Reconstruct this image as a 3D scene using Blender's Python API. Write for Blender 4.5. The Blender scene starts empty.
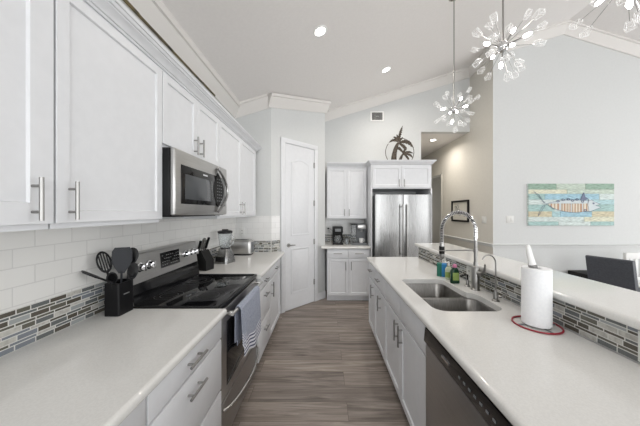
import bpy, bmesh, math, random
from mathutils import Vector, Matrix
random.seed(7)
PI = math.pi
sc = bpy.context.scene
COL = sc.collection

# ------------------------------------------------------------------ camera
cam_d = bpy.data.cameras.new('camera')
cam = bpy.data.objects.new('camera', cam_d)
COL.objects.link(cam)
cam.location = (0, 0, 1.48)
cam.rotation_euler = (PI / 2, 0, 0)
cam_d.sensor_width = 36
cam_d.lens = 245 / 640 * 36
cam_d.shift_x = -5 / 640
cam_d.shift_y = -1 / 640
cam_d.clip_start = 0.02
sc.camera = cam

# ------------------------------------------------------------------ world, exposure, light
sc.view_settings.view_transform = 'Standard'
sc.view_settings.look = 'None'
sc.view_settings.gamma = 1
sc.view_settings.use_curve_mapping = False
sc.view_settings.exposure = 0.09
W = bpy.data.worlds.new('world'); sc.world = W
W.use_nodes = True
bg = W.node_tree.nodes['Background']
bg.inputs[0].default_value = (0.93, 0.965, 1.0, 1)
bg.inputs[1].default_value = 2.2


def area(name, loc, rot, sx, sy, power, color=(1, 1, 1)):
    d = bpy.data.lights.new(name, 'AREA')
    d.shape = 'RECTANGLE'; d.size = sx; d.size_y = sy; d.energy = power; d.color = color
    o = bpy.data.objects.new(name, d); COL.objects.link(o)
    o.location = loc; o.rotation_euler = rot
    return o


def point(name, loc, power, color=(1, 1, 1), r=0.05):
    d = bpy.data.lights.new(name, 'POINT'); d.energy = power; d.color = color; d.shadow_soft_size = r
    o = bpy.data.objects.new(name, d); COL.objects.link(o); o.location = loc
    return o


# daylight coming in through the tall windows behind the kitchen and on the dining side
area('daylight_rear_window', (0.9, -3.9, 1.6), (-PI / 2, 0, PI), 3.6, 2.4, 74, (1.0, 0.995, 0.985))
area('daylight_dining_window', (7.85, 1.2, 1.5), (0, PI / 2, 0), 2.3, 4.4, 66, (1.0, 0.985, 0.965))
area('daylight_living_window', (5.7, -3.9, 1.7), (-PI / 2, 0, PI), 3.0, 2.4, 62, (1.0, 0.995, 0.985))

# ------------------------------------------------------------------ materials
MATS = {}


def mat(name, color=(0.8, 0.8, 0.8), rough=0.5, metal=0.0, spec=0.5, emit=None, es=0, trans=0, ior=1.45, coat=0):
    m = bpy.data.materials.new(name); m.use_nodes = True
    b = m.node_tree.nodes['Principled BSDF']
    b.inputs['Base Color'].default_value = (*color, 1)
    b.inputs['Roughness'].default_value = rough
    b.inputs['Metallic'].default_value = metal
    b.inputs['Specular IOR Level'].default_value = spec
    b.inputs['IOR'].default_value = ior
    b.inputs['Transmission Weight'].default_value = trans
    b.inputs['Coat Weight'].default_value = coat
    if emit:
        b.inputs['Emission Color'].default_value = (*emit, 1)
        b.inputs['Emission Strength'].default_value = es
    MATS[name] = m
    return m


def nd(m, t, **kw):
    n = m.node_tree.nodes.new(t)
    for k, v in kw.items():
        setattr(n, k, v)
    return n


def lk(m, a, b):
    m.node_tree.links.new(a, b)


def noise_mix(m, c1, c2, scale=8, detail=4, stretch=(1, 1, 1), lo=0.35, hi=0.65, bump=0, rough=None):
    """base colour varied by noise between c1 and c2, optional bump"""
    b = m.node_tree.nodes['Principled BSDF']
    tc = nd(m, 'ShaderNodeNewGeometry'); mp = nd(m, 'ShaderNodeMapping')
    mp.inputs['Scale'].default_value = stretch
    lk(m, tc.outputs['Position'], mp.inputs['Vector'])
    n = nd(m, 'ShaderNodeTexNoise'); n.inputs['Scale'].default_value = scale; n.inputs['Detail'].default_value = detail
    lk(m, mp.outputs[0], n.inputs['Vector'])
    r = nd(m, 'ShaderNodeValToRGB')
    r.color_ramp.elements[0].position = lo; r.color_ramp.elements[0].color = (*c1, 1)
    r.color_ramp.elements[1].position = hi; r.color_ramp.elements[1].color = (*c2, 1)
    lk(m, n.outputs['Fac'], r.inputs[0]); lk(m, r.outputs[0], b.inputs['Base Color'])
    if bump:
        bp = nd(m, 'ShaderNodeBump'); bp.inputs['Strength'].default_value = bump; bp.inputs['Distance'].default_value = 0.002
        lk(m, n.outputs['Fac'], bp.inputs['Height']); lk(m, bp.outputs[0], b.inputs['Normal'])
    if rough:
        mr = nd(m, 'ShaderNodeMapRange'); mr.inputs['To Min'].default_value = rough[0]; mr.inputs['To Max'].default_value = rough[1]
        lk(m, n.outputs['Fac'], mr.inputs[0]); lk(m, mr.outputs[0], b.inputs['Roughness'])
    return m


wall_p = noise_mix(mat('wall_paint', rough=0.75), (0.625, 0.637, 0.633), (0.64, 0.652, 0.648), 30, 3, bump=0.08)
hall_warm_p = noise_mix(mat('wall_paint_warm_lit', rough=0.8), (0.62, 0.60, 0.55), (0.64, 0.62, 0.57), 30, 3, bump=0.08)  # wall paint with the hall's warm light put into its colour
ceil_p = noise_mix(mat('ceiling_paint', rough=0.85), (0.79, 0.77, 0.755), (0.81, 0.79, 0.775), 40, 3, bump=0.1)
trim_p = mat('trim_paint', (0.72, 0.70, 0.675), 0.45)
cab_p = noise_mix(mat('cabinet_paint', rough=0.38), (0.715, 0.725, 0.745), (0.735, 0.745, 0.765), 20, 2)
isl_p = noise_mix(mat('island_cabinet_paint', rough=0.38), (0.71, 0.72, 0.74), (0.73, 0.74, 0.76), 20, 2)
quartz = noise_mix(mat('quartz', rough=0.12), (0.72, 0.715, 0.695), (0.76, 0.755, 0.735), 180, 3, lo=0.40, hi=0.60)
quartz.node_tree.nodes['Principled BSDF'].inputs['Roughness'].default_value = 0.08
steel = noise_mix(mat('stainless_steel', metal=1.0, rough=0.28), (0.25, 0.25, 0.248), (0.35, 0.35, 0.347), 6, 4, (60, 60, 1), rough=(0.22, 0.34))
steel_h = noise_mix(mat('stainless_steel_horizontal_grain', metal=1.0, rough=0.3), (0.46, 0.455, 0.445), (0.54, 0.535, 0.525), 6, 4, (1, 1, 80), rough=(0.24, 0.38))
steel_dk = noise_mix(mat('dark_stainless_steel', metal=1.0, rough=0.32), (0.38, 0.37, 0.36), (0.46, 0.45, 0.44), 6, 4, (1, 1, 80), rough=(0.28, 0.4))
sink_s = noise_mix(mat('sink_steel', metal=1.0, rough=0.3), (0.22, 0.21, 0.20), (0.29, 0.28, 0.265), 5, 4, (40, 4, 4), rough=(0.25, 0.36))
bright_s = mat('polished_steel', (0.68, 0.67, 0.65), 0.25, 1.0)
nickel = mat('brushed_nickel', (0.33, 0.325, 0.315), 0.3, 1.0)
chrome = mat('chrome', (0.75, 0.75, 0.76), 0.08, 1.0)
blk_gl = mat('black_glass', (0.006, 0.006, 0.007), 0.06, 0, 0.5)
hob_gl = mat('hob_glass', (0.005, 0.005, 0.006), 0.03, 0, 0.5)
gl_dk = mat('dark_window_glass', (0.06, 0.065, 0.07), 0.12, 0, 0.5)
blk = mat('black_plastic', (0.007, 0.007, 0.008), 0.3, spec=0.3)
blk_m = mat('black_matte', (0.010, 0.010, 0.010), 0.55, spec=0.3)
char = mat('charcoal_silicone', (0.008, 0.008, 0.009), 0.4, spec=0.35)
char2 = mat('charcoal_grey_silicone', (0.018, 0.02, 0.025), 0.4, spec=0.35)
gap_shade_m = noise_mix(mat('gap_shade', rough=0.9), (0.05, 0.045, 0.035), (0.16, 0.125, 0.06), 14, 2)
bronze = noise_mix(mat('bronzed_metal', metal=0.6, rough=0.5), (0.045, 0.035, 0.028), (0.11, 0.09, 0.07), 40, 4)
white_pl = mat('white_plastic', (0.85, 0.85, 0.84), 0.4)
paper = noise_mix(mat('paper', rough=0.95), (0.87, 0.88, 0.90), (0.91, 0.92, 0.93), 90, 3, bump=0.5)
red_w = mat('red_metal', (0.30, 0.015, 0.03), 0.35)
grout = mat('grout', (0.66, 0.66, 0.63), 0.9)
lamp_m = mat('lamp_glow', (1, 1, 1), 0.5, emit=(1, 0.97, 0.92), es=9)
bulb_m = mat('bulb_glow', (1, 1, 1), 0.5, emit=(1, 0.97, 0.93), es=30)
crystal = mat('crystal_glass', (1, 1, 1), 0.02, 0, 0.8, trans=1.0, ior=1.45)
def clear_crystal():
    m = bpy.data.materials.new('crystal_body'); m.use_nodes = True; nt = m.node_tree
    nt.nodes.remove(nt.nodes['Principled BSDF']); out = nt.nodes['Material Output']
    tr = nd(m, 'ShaderNodeBsdfTransparent'); gl = nd(m, 'ShaderNodeBsdfTranslucent'); gl.inputs['Color'].default_value = (0.95, 0.95, 0.95, 1)
    df = nd(m, 'ShaderNodeBsdfDiffuse'); df.inputs['Color'].default_value = (0.95, 0.95, 0.95, 1); ad = nd(m, 'ShaderNodeMixShader'); lk(m, gl.outputs[0], ad.inputs[1]); lk(m, df.outputs[0], ad.inputs[2])
    fr_ = nd(m, 'ShaderNodeValue'); fr_.outputs[0].default_value = 0.09
    mx = nd(m, 'ShaderNodeMixShader'); lk(m, fr_.outputs[0], mx.inputs[0]); lk(m, tr.outputs[0], mx.inputs[1]); lk(m, ad.outputs[0], mx.inputs[2])
    lk(m, mx.outputs[0], out.inputs['Surface'])
    return m


crystal = clear_crystal()
cryst_glint = mat('crystal_edge_glint', (0.96, 0.96, 0.96), 0.3, 0, 0.8)  # white lines painting in the bright glints along the crystal edges
clear = mat('clear_glass', (0.93, 0.96, 0.97), 0.02, 0, 0.6, trans=0.9, ior=1.3)
chair_m = noise_mix(mat('charcoal_leather', rough=0.5), (0.055, 0.06, 0.072), (0.07, 0.076, 0.09), 60, 4, bump=0.3)
towel_b = noise_mix(mat('blue_chambray', rough=0.95), (0.24, 0.27, 0.37), (0.48, 0.51, 0.58), 220, 3, bump=0.6)
towel_w = mat('white_towelling', (0.78, 0.79, 0.84), 0.95)
navy = mat('navy_stripe', (0.07, 0.08, 0.17), 0.95)
green_p = mat('sponge_green', (0.02, 0.16, 0.11), 0.7)
blue_p = mat('sponge_blue', (0.03, 0.22, 0.50), 0.6)
dkgreen = mat('dark_green_plastic', (0.005, 0.04, 0.02), 0.2)
lime = mat('lime_label', (0.30, 0.42, 0.12), 0.4)
pink = mat('pink_cap', (0.65, 0.22, 0.38), 0.4)
pgreen = mat('pale_green_liquid', (0.55, 0.62, 0.45), 0.25)
ring_m = mat('burner_print', (0.035, 0.035, 0.037), 0.3)
grey_pl = mat('grey_plastic', (0.18, 0.19, 0.20), 0.4)
tan = mat('tan_tone', (0.42, 0.34, 0.24), 0.6)


def tile_mat(name, ux, base, mort, bw, bh, ms, rough):
    """ceramic running-bond tile on a vertical face; ux = world axis that runs along it"""
    m = mat(name, base, rough)
    b = m.node_tree.nodes['Principled BSDF']
    g = nd(m, 'ShaderNodeNewGeometry'); s = nd(m, 'ShaderNodeSeparateXYZ'); c = nd(m, 'ShaderNodeCombineXYZ')
    lk(m, g.outputs['Position'], s.inputs[0]); lk(m, s.outputs[ux], c.inputs['X']); lk(m, s.outputs['Z'], c.inputs['Y'])
    mp = nd(m, 'ShaderNodeMapping'); mp.inputs['Location'].default_value = (0.015, -0.003, 0)
    lk(m, c.outputs[0], mp.inputs[0])
    t = nd(m, 'ShaderNodeTexBrick'); t.inputs['Scale'].default_value = 1; t.offset = 0.5
    t.inputs['Brick Width'].default_value = bw; t.inputs['Row Height'].default_value = bh
    t.inputs['Mortar Size'].default_value = ms; t.inputs['Mortar Smooth'].default_value = 0.3
    t.inputs['Color1'].default_value = (*base, 1); t.inputs['Color2'].default_value = (*[x * 0.96 for x in base], 1)
    t.inputs['Mortar'].default_value = (*mort, 1)
    lk(m, mp.outputs[0], t.inputs[0]); lk(m, t.outputs['Color'], b.inputs['Base Color'])
    bp = nd(m, 'ShaderNodeBump'); bp.inputs['Strength'].default_value = 0.5; bp.inputs['Distance'].default_value = 0.002; bp.invert = True
    lk(m, t.outputs['Fac'], bp.inputs['Height']); lk(m, bp.outputs[0], b.inputs['Normal'])
    return m


sub_y = tile_mat('subway_tile_side', 'Y', (0.80, 0.795, 0.775), (0.67, 0.665, 0.65), 0.155, 0.078, 0.0022, 0.18)
sub_x = tile_mat('subway_tile_end', 'X', (0.80, 0.80, 0.79), (0.67, 0.67, 0.66), 0.155, 0.078, 0.0022, 0.18)


def floor_mat():
    m = mat('floor_planks', rough=0.4); b = m.node_tree.nodes['Principled BSDF']
    g = nd(m, 'ShaderNodeNewGeometry')
    t = nd(m, 'ShaderNodeTexBrick'); t.inputs['Scale'].default_value = 1; t.offset = 0.37; t.offset_frequency = 2
    t.inputs['Brick Width'].default_value = 1.22; t.inputs['Row Height'].default_value = 0.18
    t.inputs['Mortar Size'].default_value = 0.0018; t.inputs['Mortar Smooth'].default_value = 0.2
    t.inputs['Color1'].default_value = (0, 0, 0, 1); t.inputs['Color2'].default_value = (1, 1, 1, 1); t.inputs['Mortar'].default_value = (0.5, 0.5, 0.5, 1)
    mp0 = nd(m, 'ShaderNodeMapping'); mp0.inputs['Location'].default_value = (0.6, 0.07, 0)
    lk(m, g.outputs['Position'], mp0.inputs[0]); lk(m, mp0.outputs[0], t.inputs[0])
    # long grain, shifted per plank
    mp = nd(m, 'ShaderNodeMapping'); mp.inputs['Scale'].default_value = (1.6, 22, 1)
    ad = nd(m, 'ShaderNodeVectorMath', operation='ADD')
    mu = nd(m, 'ShaderNodeVectorMath', operation='SCALE'); mu.inputs['Scale'].default_value = 7
    lk(m, t.outputs['Color'], mu.inputs[0]); lk(m, g.outputs['Position'], ad.inputs[0]); lk(m, mu.outputs[0], ad.inputs[1])
    lk(m, ad.outputs[0], mp.inputs[0])
    n = nd(m, 'ShaderNodeTexNoise'); n.inputs['Scale'].default_value = 1.0; n.inputs['Detail'].default_value = 8; n.inputs['Roughness'].default_value = 0.62
    n.inputs['Distortion'].default_value = 1.2
    lk(m, mp.outputs[0], n.inputs[0])
    r = nd(m, 'ShaderNodeValToRGB'); e = r.color_ramp.elements
    e[0].position = 0.28; e[0].color = (0.115, 0.095, 0.082, 1); e[1].position = 0.72; e[1].color = (0.45, 0.395, 0.35, 1)
    k = r.color_ramp.elements.new(0.5); k.color = (0.285, 0.245, 0.216, 1)
    lk(m, n.outputs['Fac'], r.inputs[0])
    mx = nd(m, 'ShaderNodeMix', data_type='RGBA', blend_type='MULTIPLY'); mx.inputs[0].default_value = 1.0
    r2 = nd(m, 'ShaderNodeValToRGB'); r2.color_ramp.elements[0].color = (0.86, 0.85, 0.85, 1); r2.color_ramp.elements[1].color = (1.12, 1.1, 1.08, 1)
    lk(m, t.outputs['Color'], r2.inputs[0]); lk(m, r.outputs[0], mx.inputs[6]); lk(m, r2.outputs[0], mx.inputs[7])
    mx2 = nd(m, 'ShaderNodeMix', data_type='RGBA'); mx2.inputs[7].default_value = (0.15, 0.12, 0.10, 1)
    lk(m, t.outputs['Fac'], mx2.inputs[0]); lk(m, mx.outputs[2], mx2.inputs[6]); lk(m, mx2.outputs[2], b.inputs['Base Color'])
    bp = nd(m, 'ShaderNodeBump'); bp.inputs['Strength'].default_value = 0.15; bp.inputs['Distance'].default_value = 0.002
    lk(m, n.outputs['Fac'], bp.inputs['Height']); lk(m, bp.outputs[0], b.inputs['Normal'])
    return m


floor_m = floor_mat()
TILES = [mat('mosaic_brown_glass', (0.10, 0.09, 0.072), 0.15), mat('mosaic_slate_glass', (0.14, 0.15, 0.15), 0.15),
         mat('mosaic_blue_glass', (0.22, 0.24, 0.27), 0.15), mat('mosaic_olive_glass', (0.13, 0.125, 0.10), 0.15),
         noise_mix(mat('mosaic_marble', rough=0.3), (0.38, 0.37, 0.34), (0.55, 0.54, 0.50), 60),
         mat('mosaic_pale_blue', (0.36, 0.38, 0.38), 0.15)]


# ------------------------------------------------------------------ mesh builder
class MB:
    def __init__(self):
        self.bm = bmesh.new()

    def _m(self, faces, mi):
        for f in faces:
            f.material_index = mi

    def box(self, x0, x1, y0, y1, z0, z1, bev=0, mi=0, seg=2):
        x0, x1 = sorted((x0, x1)); y0, y1 = sorted((y0, y1)); z0, z1 = sorted((z0, z1))
        r = bmesh.ops.create_cube(self.bm, size=1)
        for v in r['verts']:
            v.co = Vector(((x0 + x1) / 2 + v.co.x * (x1 - x0), (y0 + y1) / 2 + v.co.y * (y1 - y0), (z0 + z1) / 2 + v.co.z * (z1 - z0)))
        fs = {f for v in r['verts'] for f in v.link_faces}
        self._m(fs, mi)
        if bev:
            es = list({e for v in r['verts'] for e in v.link_edges})
            rr = bmesh.ops.bevel(self.bm, geom=es, offset=bev, segments=seg, affect='EDGES', profile=0.5)
            self._m(rr['faces'], mi)
        return self

    def obox(self, c, size, rot, bev=0, mi=0):
        """box of size about centre c rotated by matrix/euler rot"""
        n0 = len(self.bm.verts)
        self.bm.verts.ensure_lookup_table()
        old = set(self.bm.verts)
        self.box(-size[0] / 2, size[0] / 2, -size[1] / 2, size[1] / 2, -size[2] / 2, size[2] / 2, bev, mi)
        M = Matrix.Translation(Vector(c)) @ rot.to_4x4()
        for v in self.bm.verts:
            if v not in old:
                v.co = M @ v.co
        return self

    def ring(self, c, u, w, r, seg, sx=1):
        return [self.bm.verts.new(c + u * (math.cos(2 * PI * i / seg) * r * sx) + w * (math.sin(2 * PI * i / seg) * r)) for i in range(seg)]

    def _bridge(self, a, b, mi):
        n = len(a); out = []
        for i in range(n):
            out.append(self.bm.faces.new((a[i], a[(i + 1) % n], b[(i + 1) % n], b[i])))
        self._m(out, mi)

    def cyl(self, p0, p1, r0, r1=None, seg=20, mi=0, caps=True):
        return self.tube([p0, p1], [r0, r0 if r1 is None else r1], seg, mi, caps)

    def tube(self, pts, r, seg=10, mi=0, caps=True, flat=1, closed=False):
        pts = [Vector(p) for p in pts]; n = len(pts)
        if not hasattr(r, '__len__'):
            r = [r] * n
        rings = []
        t0 = (pts[1] - pts[0]).normalized()
        up = Vector((0, 0, 1)) if abs(t0.z) < 0.9 else Vector((1, 0, 0))
        u = t0.cross(up).normalized()
        for i in range(n):
            if closed:
                t = (pts[(i + 1) % n] - pts[i - 1]).normalized()
            else:
                t = (pts[min(i + 1, n - 1)] - pts[max(i - 1, 0)]).normalized()
            u = (u - t * u.dot(t)).normalized(); w = t.cross(u)
            rings.append(self.ring(pts[i], u, w, r[i], seg, flat))
        for a, b in zip(rings, rings[1:]):
            self._bridge(a, b, mi)
        if closed:
            self._bridge(rings[-1], rings[0], mi)
        elif caps:
            f1 = self.bm.faces.new(list(reversed(rings[0]))); f2 = self.bm.faces.new(rings[-1])
            self._m([f1, f2], mi)
        return self

    def lathe(self, prof, c=(0, 0, 0), seg=28, mi=0, M=None, loop=False):
        """prof = [(r, z)...] about z through c"""
        c = Vector(c); rings = []; X = Vector((1, 0, 0)); Y = Vector((0, 1, 0)); Z = Vector((0, 0, 1))
        if M is not None:
            X, Y, Z = M @ X, M @ Y, M @ Z
        for r, z in prof:
            rings.append(self.ring(c + Z * z, X, Y, max(r, 0.0004), seg))
        for a, b in zip(rings, rings[1:]):
            self._bridge(a, b, mi)
        if loop:
            self._bridge(rings[-1], rings[0], mi); return self
        f1 = self.bm.faces.new(list(reversed(rings[0]))); f2 = self.bm.faces.new(rings[-1]); self._m([f1, f2], mi)
        return self

    def prism(self, poly, ext, mi=0):
        """poly: 3D points in a plane; ext: extrusion vector"""
        ext = Vector(ext)
        a = [self.bm.verts.new(Vector(p)) for p in poly]; b = [self.bm.verts.new(Vector(p) + ext) for p in poly]
        self._bridge(a, b, mi)
        f1 = self.bm.faces.new(list(reversed(a))); f2 = self.bm.faces.new(b); self._m([f1, f2], mi)
        return self

    def loft(self, loops, mi=0, cap0=True, cap1=True):
        rs = [[self.bm.verts.new(Vector(p)) for p in l] for l in loops]
        for a, b in zip(rs, rs[1:]):
            self._bridge(a, b, mi)
        if cap0: self._m([self.bm.faces.new(list(reversed(rs[0])))], mi)
        if cap1: self._m([self.bm.faces.new(rs[-1])], mi)
        return self

    def shaker(self, x0, x1, z0, z1, y0, th=0.02, st=0.06, dep=0.009, mi=0):
        """door slab with a recessed centre panel; front faces -y at y0"""
        old = set(self.bm.faces)
        self.box(x0, x1, y0, y0 + th, z0, z1, 0.0015, mi, 1)
        fs = [f for f in self.bm.faces if f not in old]
        ff = min(fs, key=lambda f: (round(f.calc_center_median().y, 5), -f.calc_area()))
        ff = max([f for f in fs if f.normal.y < -0.9 or f.calc_center_median().y < y0 + 1e-4], key=lambda f: f.calc_area())
        bmesh.ops.inset_region(self.bm, faces=[ff], thickness=st)
        bmesh.ops.inset_region(self.bm, faces=[ff], thickness=0.006, depth=-dep)
        return self

    def xf(self, M):
        self.bm.transform(M); return self

    def build(self, name, mats, parent=None, loc=None, smooth=True):
        bmesh.ops.recalc_face_normals(self.bm, faces=self.bm.faces[:])
        me = bpy.data.meshes.new(name); self.bm.to_mesh(me); self.bm.free()
        if not isinstance(mats, (list, tuple)): mats = [mats]
        for m in mats: me.materials.append(m)
        if smooth:
            me.polygons.foreach_set('use_smooth', [True] * len(me.polygons))
            me.set_sharp_from_angle(angle=math.radians(35))
        o = bpy.data.objects.new(name, me); COL.objects.link(o)
        if parent: o.parent = parent
        if loc: o.location = loc
        return o


def thing(name, label, cat, loc=(0, 0, 0), rz=0, group=None):
    o = bpy.data.objects.new(name, None); COL.objects.link(o); o.empty_display_size = 0.05
    o.location = loc; o.rotation_euler = (0, 0, rz)
    return tag(o, label, cat, group)


def tag(o, label, cat, group=None):
    o['label'] = label; o['category'] = cat
    if group: o['group'] = group
    return o


def st(o, label=None):
    o['kind'] = 'structure'
    if label: o['label'] = label
    return o


def dup(root, loc, label, rz=None):
    r = root.copy(); COL.objects.link(r); r.location = loc; r['label'] = label
    if rz is not None: r.rotation_euler = (0, 0, rz)
    for ch in list(root.children):
        c = ch.copy(); COL.objects.link(c); c.parent = r
        for g in list(ch.children):
            d = g.copy(); COL.objects.link(d); d.parent = c
    return r


def arc(c, r, a0, a1, n, u=Vector((1, 0, 0)), w=Vector((0, 0, 1)), ry=None):
    ry = r if ry is None else ry
    return [Vector(c) + u * (math.cos(a0 + (a1 - a0) * i / n) * r) + w * (math.sin(a0 + (a1 - a0) * i / n) * ry) for i in range(n + 1)]


def rrect(x0, x1, y0, y1, r, z, n=5):
    pts = []
    for cx, cy, a in ((x1 - r, y1 - r, 0), (x0 + r, y1 - r, PI / 2), (x0 + r, y0 + r, PI), (x1 - r, y0 + r, 1.5 * PI)):
        for i in range(n + 1):
            t = a + PI / 2 * i / n
            pts.append((cx + r * math.cos(t), cy + r * math.sin(t), z))
    return pts


# ------------------------------------------------------------------ the room
XL, YR, XH, YP = -1.275, 3.47, 2.743, 4.0     # left wall, return wall, hall wall, wall with the picture
YB = 4.64
RX, SL = 3.886, 0.305


def cz(x):
    return 3.355 + SL * x if x < RX else 3.355 + SL * RX - SL * (x - RX)


st(MB().box(-1.5, 8.2, -4.2, 8.0, -0.08, 0).build('floor', floor_m), 'grey brown wood plank floor')
c = MB()
c.prism([(-1.45, -4.2, cz(-1.45)), (RX, -4.2, cz(RX)), (8.2, -4.2, cz(8.2)), (8.2, -4.2, cz(8.2) + 0.12), (RX, -4.2, cz(RX) + 0.12), (-1.45, -4.2, cz(-1.45) + 0.12)], (0, 9.0, 0))
st(c.build('ceiling', ceil_p, smooth=False), 'sloping vaulted ceiling meeting at a ridge')
st(MB().box(-1.375, XL, -4.1, YR + 0.1, 0, cz(XL) + 0.02).build('wall_left', wall_p))
e = 0.02
st(MB().prism([(XL, YR, 0), (-0.765, YR, 0), (-0.765, YR, cz(-0.765) + e), (XL, YR, cz(XL) + e)], (0, 0.1, 0)).build('wall_return', wall_p))
st(MB().prism([(-0.765, YR, 0), (0, 4.235, 0), (0, 4.235, cz(0) + e), (-0.765, YR, cz(-0.765) + e)], (-0.07, 0.07, 0)).build('wall_pantry', wall_p))
st(MB().box(-0.1, 0.0, 4.235, YB + 0.1, 0, cz(0) + e - 0.03).build('wall_corner', wall_p))
st(MB().prism([(0, YB, 0), (1.82, YB, 0), (1.82, YB, 3.0), (XH, YB, 3.0), (XH, YB, cz(XH) + e), (0, YB, cz(0) + e)], (0, 0.12, 0)).build('wall_back', wall_p))
st(MB().prism([(XH, YP, 0), (XH, 5.74, 0), (XH, 5.74, 2.39), (XH, 6.62, 2.39), (XH, 6.62, 0), (XH, 7.7, 0), (XH, 7.7, 3.1), (XH, YB + 0.12, 3.1), (XH, YB + 0.12, cz(XH)+e), (XH, YP, cz(XH)+e)], (0.12, 0, 0)).build('wall_hall_right', [hall_warm_p, wall_p]))
hw = bpy.data.objects['wall_hall_right']
for p_ in hw.data.polygons:
    if p_.normal.y < -0.9 and p_.center.y < YP + 0.01: p_.material_index = 1
st(MB().prism([(XH + 0.12, YP, 0), (8.1, YP, 0), (8.1, YP, cz(8.1) + e), (RX, YP, cz(RX) + e), (XH + 0.12, YP, cz(XH + 0.12) + e)], (0, 0.12, 0)).build('wall_dining', wall_p))
st(MB().box(1.70, 1.82, YB + 0.12, 7.7, 0, 3.1).build('wall_hall_left', hall_warm_p))
st(MB().box(1.70, XH + 0.12, 7.7, 7.82, 0, 3.1).build('wall_hall_end', hall_warm_p))
st(MB().box(1.82, XH, YB + 0.12, 7.7, 3.0, 3.1).build('ceiling_hall', ceil_p), 'flat hall ceiling')
# side room glimpsed through the hall doorway
st(MB().box(3.9, 4.0, 5.2, 7.4, 0, 2.7).box(XH + 0.12, 3.9, 7.3, 7.4, 0, 2.7).box(XH + 0.12, 3.9, 5.2, 5.3, 0, 2.7).box(XH + 0.12, 4.0, 5.2, 7.4, 2.7, 2.8).build('wall_side_room', hall_warm_p))
# rear and far right walls with tall window openings (behind the camera)
rw = MB()
for x0, x1 in ((-1.5, -0.9), (2.7, 4.2), (7.2, 8.2)):
    rw.box(x0, x1, -4.2, -4.05, 0, 4.3 if x0 > 0 and x0 < 5 else 3.0)
rw.box(-0.9, 2.7, -4.2, -4.05, 0, 0.4).box(3.6, 7.2, -4.2, -4.05, 0, 0.4)
rw.box(-0.9, 2.7, -4.2, -4.05, 2.85, 3.1).box(3.6, 7.2, -4.2, -4.05, 2.95, 3.3)
st(rw.build('wall_rear', wall_p))
rr_ = MB().box(8.0, 8.1, -4.2, -1.2, 0, 3.3).box(8.0, 8.1, 3.5, 4.1, 0, 3.3).box(8.0, 8.1, -1.2, 3.5, 2.75, 3.3).box(8.0, 8.1, -1.2, 3.5, 0, 0.3)
st(rr_.build('wall_right', wall_p))


def run_trim(name, segs, prof, m, label=None):
    """segs: [(p0, p1, n)], prof: [(out, up)...]; joined lengths of moulding"""
    b = MB()
    for p0, p1, n in segs:
        p0, p1, n = Vector(p0), Vector(p1), Vector(n).normalized()
        l0 = [p0 + n * a + Vector((0, 0, z)) for a, z in prof]; l1 = [p1 + n * a + Vector((0, 0, z)) for a, z in prof]
        b.loft([l0, l1])
    return st(b.build(name, m), label)


CP = [(-0.005, -0.165), (0.014, -0.165), (0.02, -0.145), (0.03, -0.13), (0.055, -0.085), (0.075, -0.05), (0.082, -0.035), (0.1, -0.03), (0.1, 0.0), (0.1, 0.035), (-0.005, 0.0)]
CPf = [(-0.005, -0.165), (0.014, -0.165), (0.02, -0.145), (0.03, -0.13), (0.055, -0.085), (0.075, -0.05), (0.082, -0.035), (0.1, -0.03), (0.1, 0.01), (-0.005, 0.01)]
run_trim('trim_1', [((XL, -4.1, cz(XL)), (XL, YR, cz(XL)), (1, 0, 0))], CP, trim_p, 'crown moulding along left wall')
run_trim('trim_2', [((XL, YR, cz(XL)), (-0.765 - 0.03, YR, cz(-0.79)), (0, -1, 0)), ((-0.8, YR - 0.035, cz(-0.8)), (0.03, 4.265, cz(0.03)), (1, -1, 0))], CPf, trim_p, 'crown moulding over pantry door')
run_trim('trim_3', [((0, YB, cz(0)), (XH, YB, cz(XH)), (0, -1, 0))], CPf, trim_p, 'crown moulding on back wall')
run_trim('trim_4', [((XH - 0.1, YP, cz(XH - 0.1)), (RX, YP, cz(RX)), (0, -1, 0)), ((RX, YP, cz(RX)), (8.0, YP, cz(8.0)), (0, -1, 0)), ((XH, YB, cz(XH)), (XH, YP, cz(XH)), (-1, 0, 0))], CPf, trim_p, 'crown moulding on picture wall')
RP = [(-0.002, 0), (0.012, 0), (0.016, 0.01), (0.016, 0.03), (0.026, 0.036), (0.03, 0.044), (0.026, 0.052), (-0.002, 0.056)]
run_trim('trim_5', [((XH - 0.02, YP, 0.905), (8.0, YP, 0.905), (0, -1, 0)), ((XH, YP - 0.02, 0.905), (XH, 5.66, 0.905), (-1, 0, 0)), ((XH, 6.7, 0.905), (XH, 7.7, 0.905), (-1, 0, 0))], RP, wall_p, 'chair rail moulding')
BP = [(-0.002, 0), (0.016, 0), (0.016, 0.10), (0.008, 0.12), (-0.002, 0.125)]
run_trim('baseboard_dining', [((XH, YP, 0), (8.0, YP, 0), (0, -1, 0)), ((XH, YP, 0), (XH, 5.66, 0), (-1, 0, 0))], BP, trim_p)
# ragged dark strip, painting in the shaded gap below the left crown
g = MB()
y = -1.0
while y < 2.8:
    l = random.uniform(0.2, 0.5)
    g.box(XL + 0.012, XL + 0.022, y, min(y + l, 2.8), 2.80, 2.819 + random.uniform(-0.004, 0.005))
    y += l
st(g.build('trim_6', gap_shade_m), 'dark strip painted in for the shaded gap under the left crown moulding')
# hall doorway casing
st(MB().box(XH - 0.015, XH + 0.13, 5.74, 5.76, 0, 2.39).box(XH - 0.015, XH + 0.13, 6.60, 6.62, 0, 2.39).box(XH - 0.015, XH + 0.13, 5.74, 6.62, 2.37, 2.39)
   .build('trim_7', hall_warm_p), 'doorway jamb in the hall')

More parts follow.
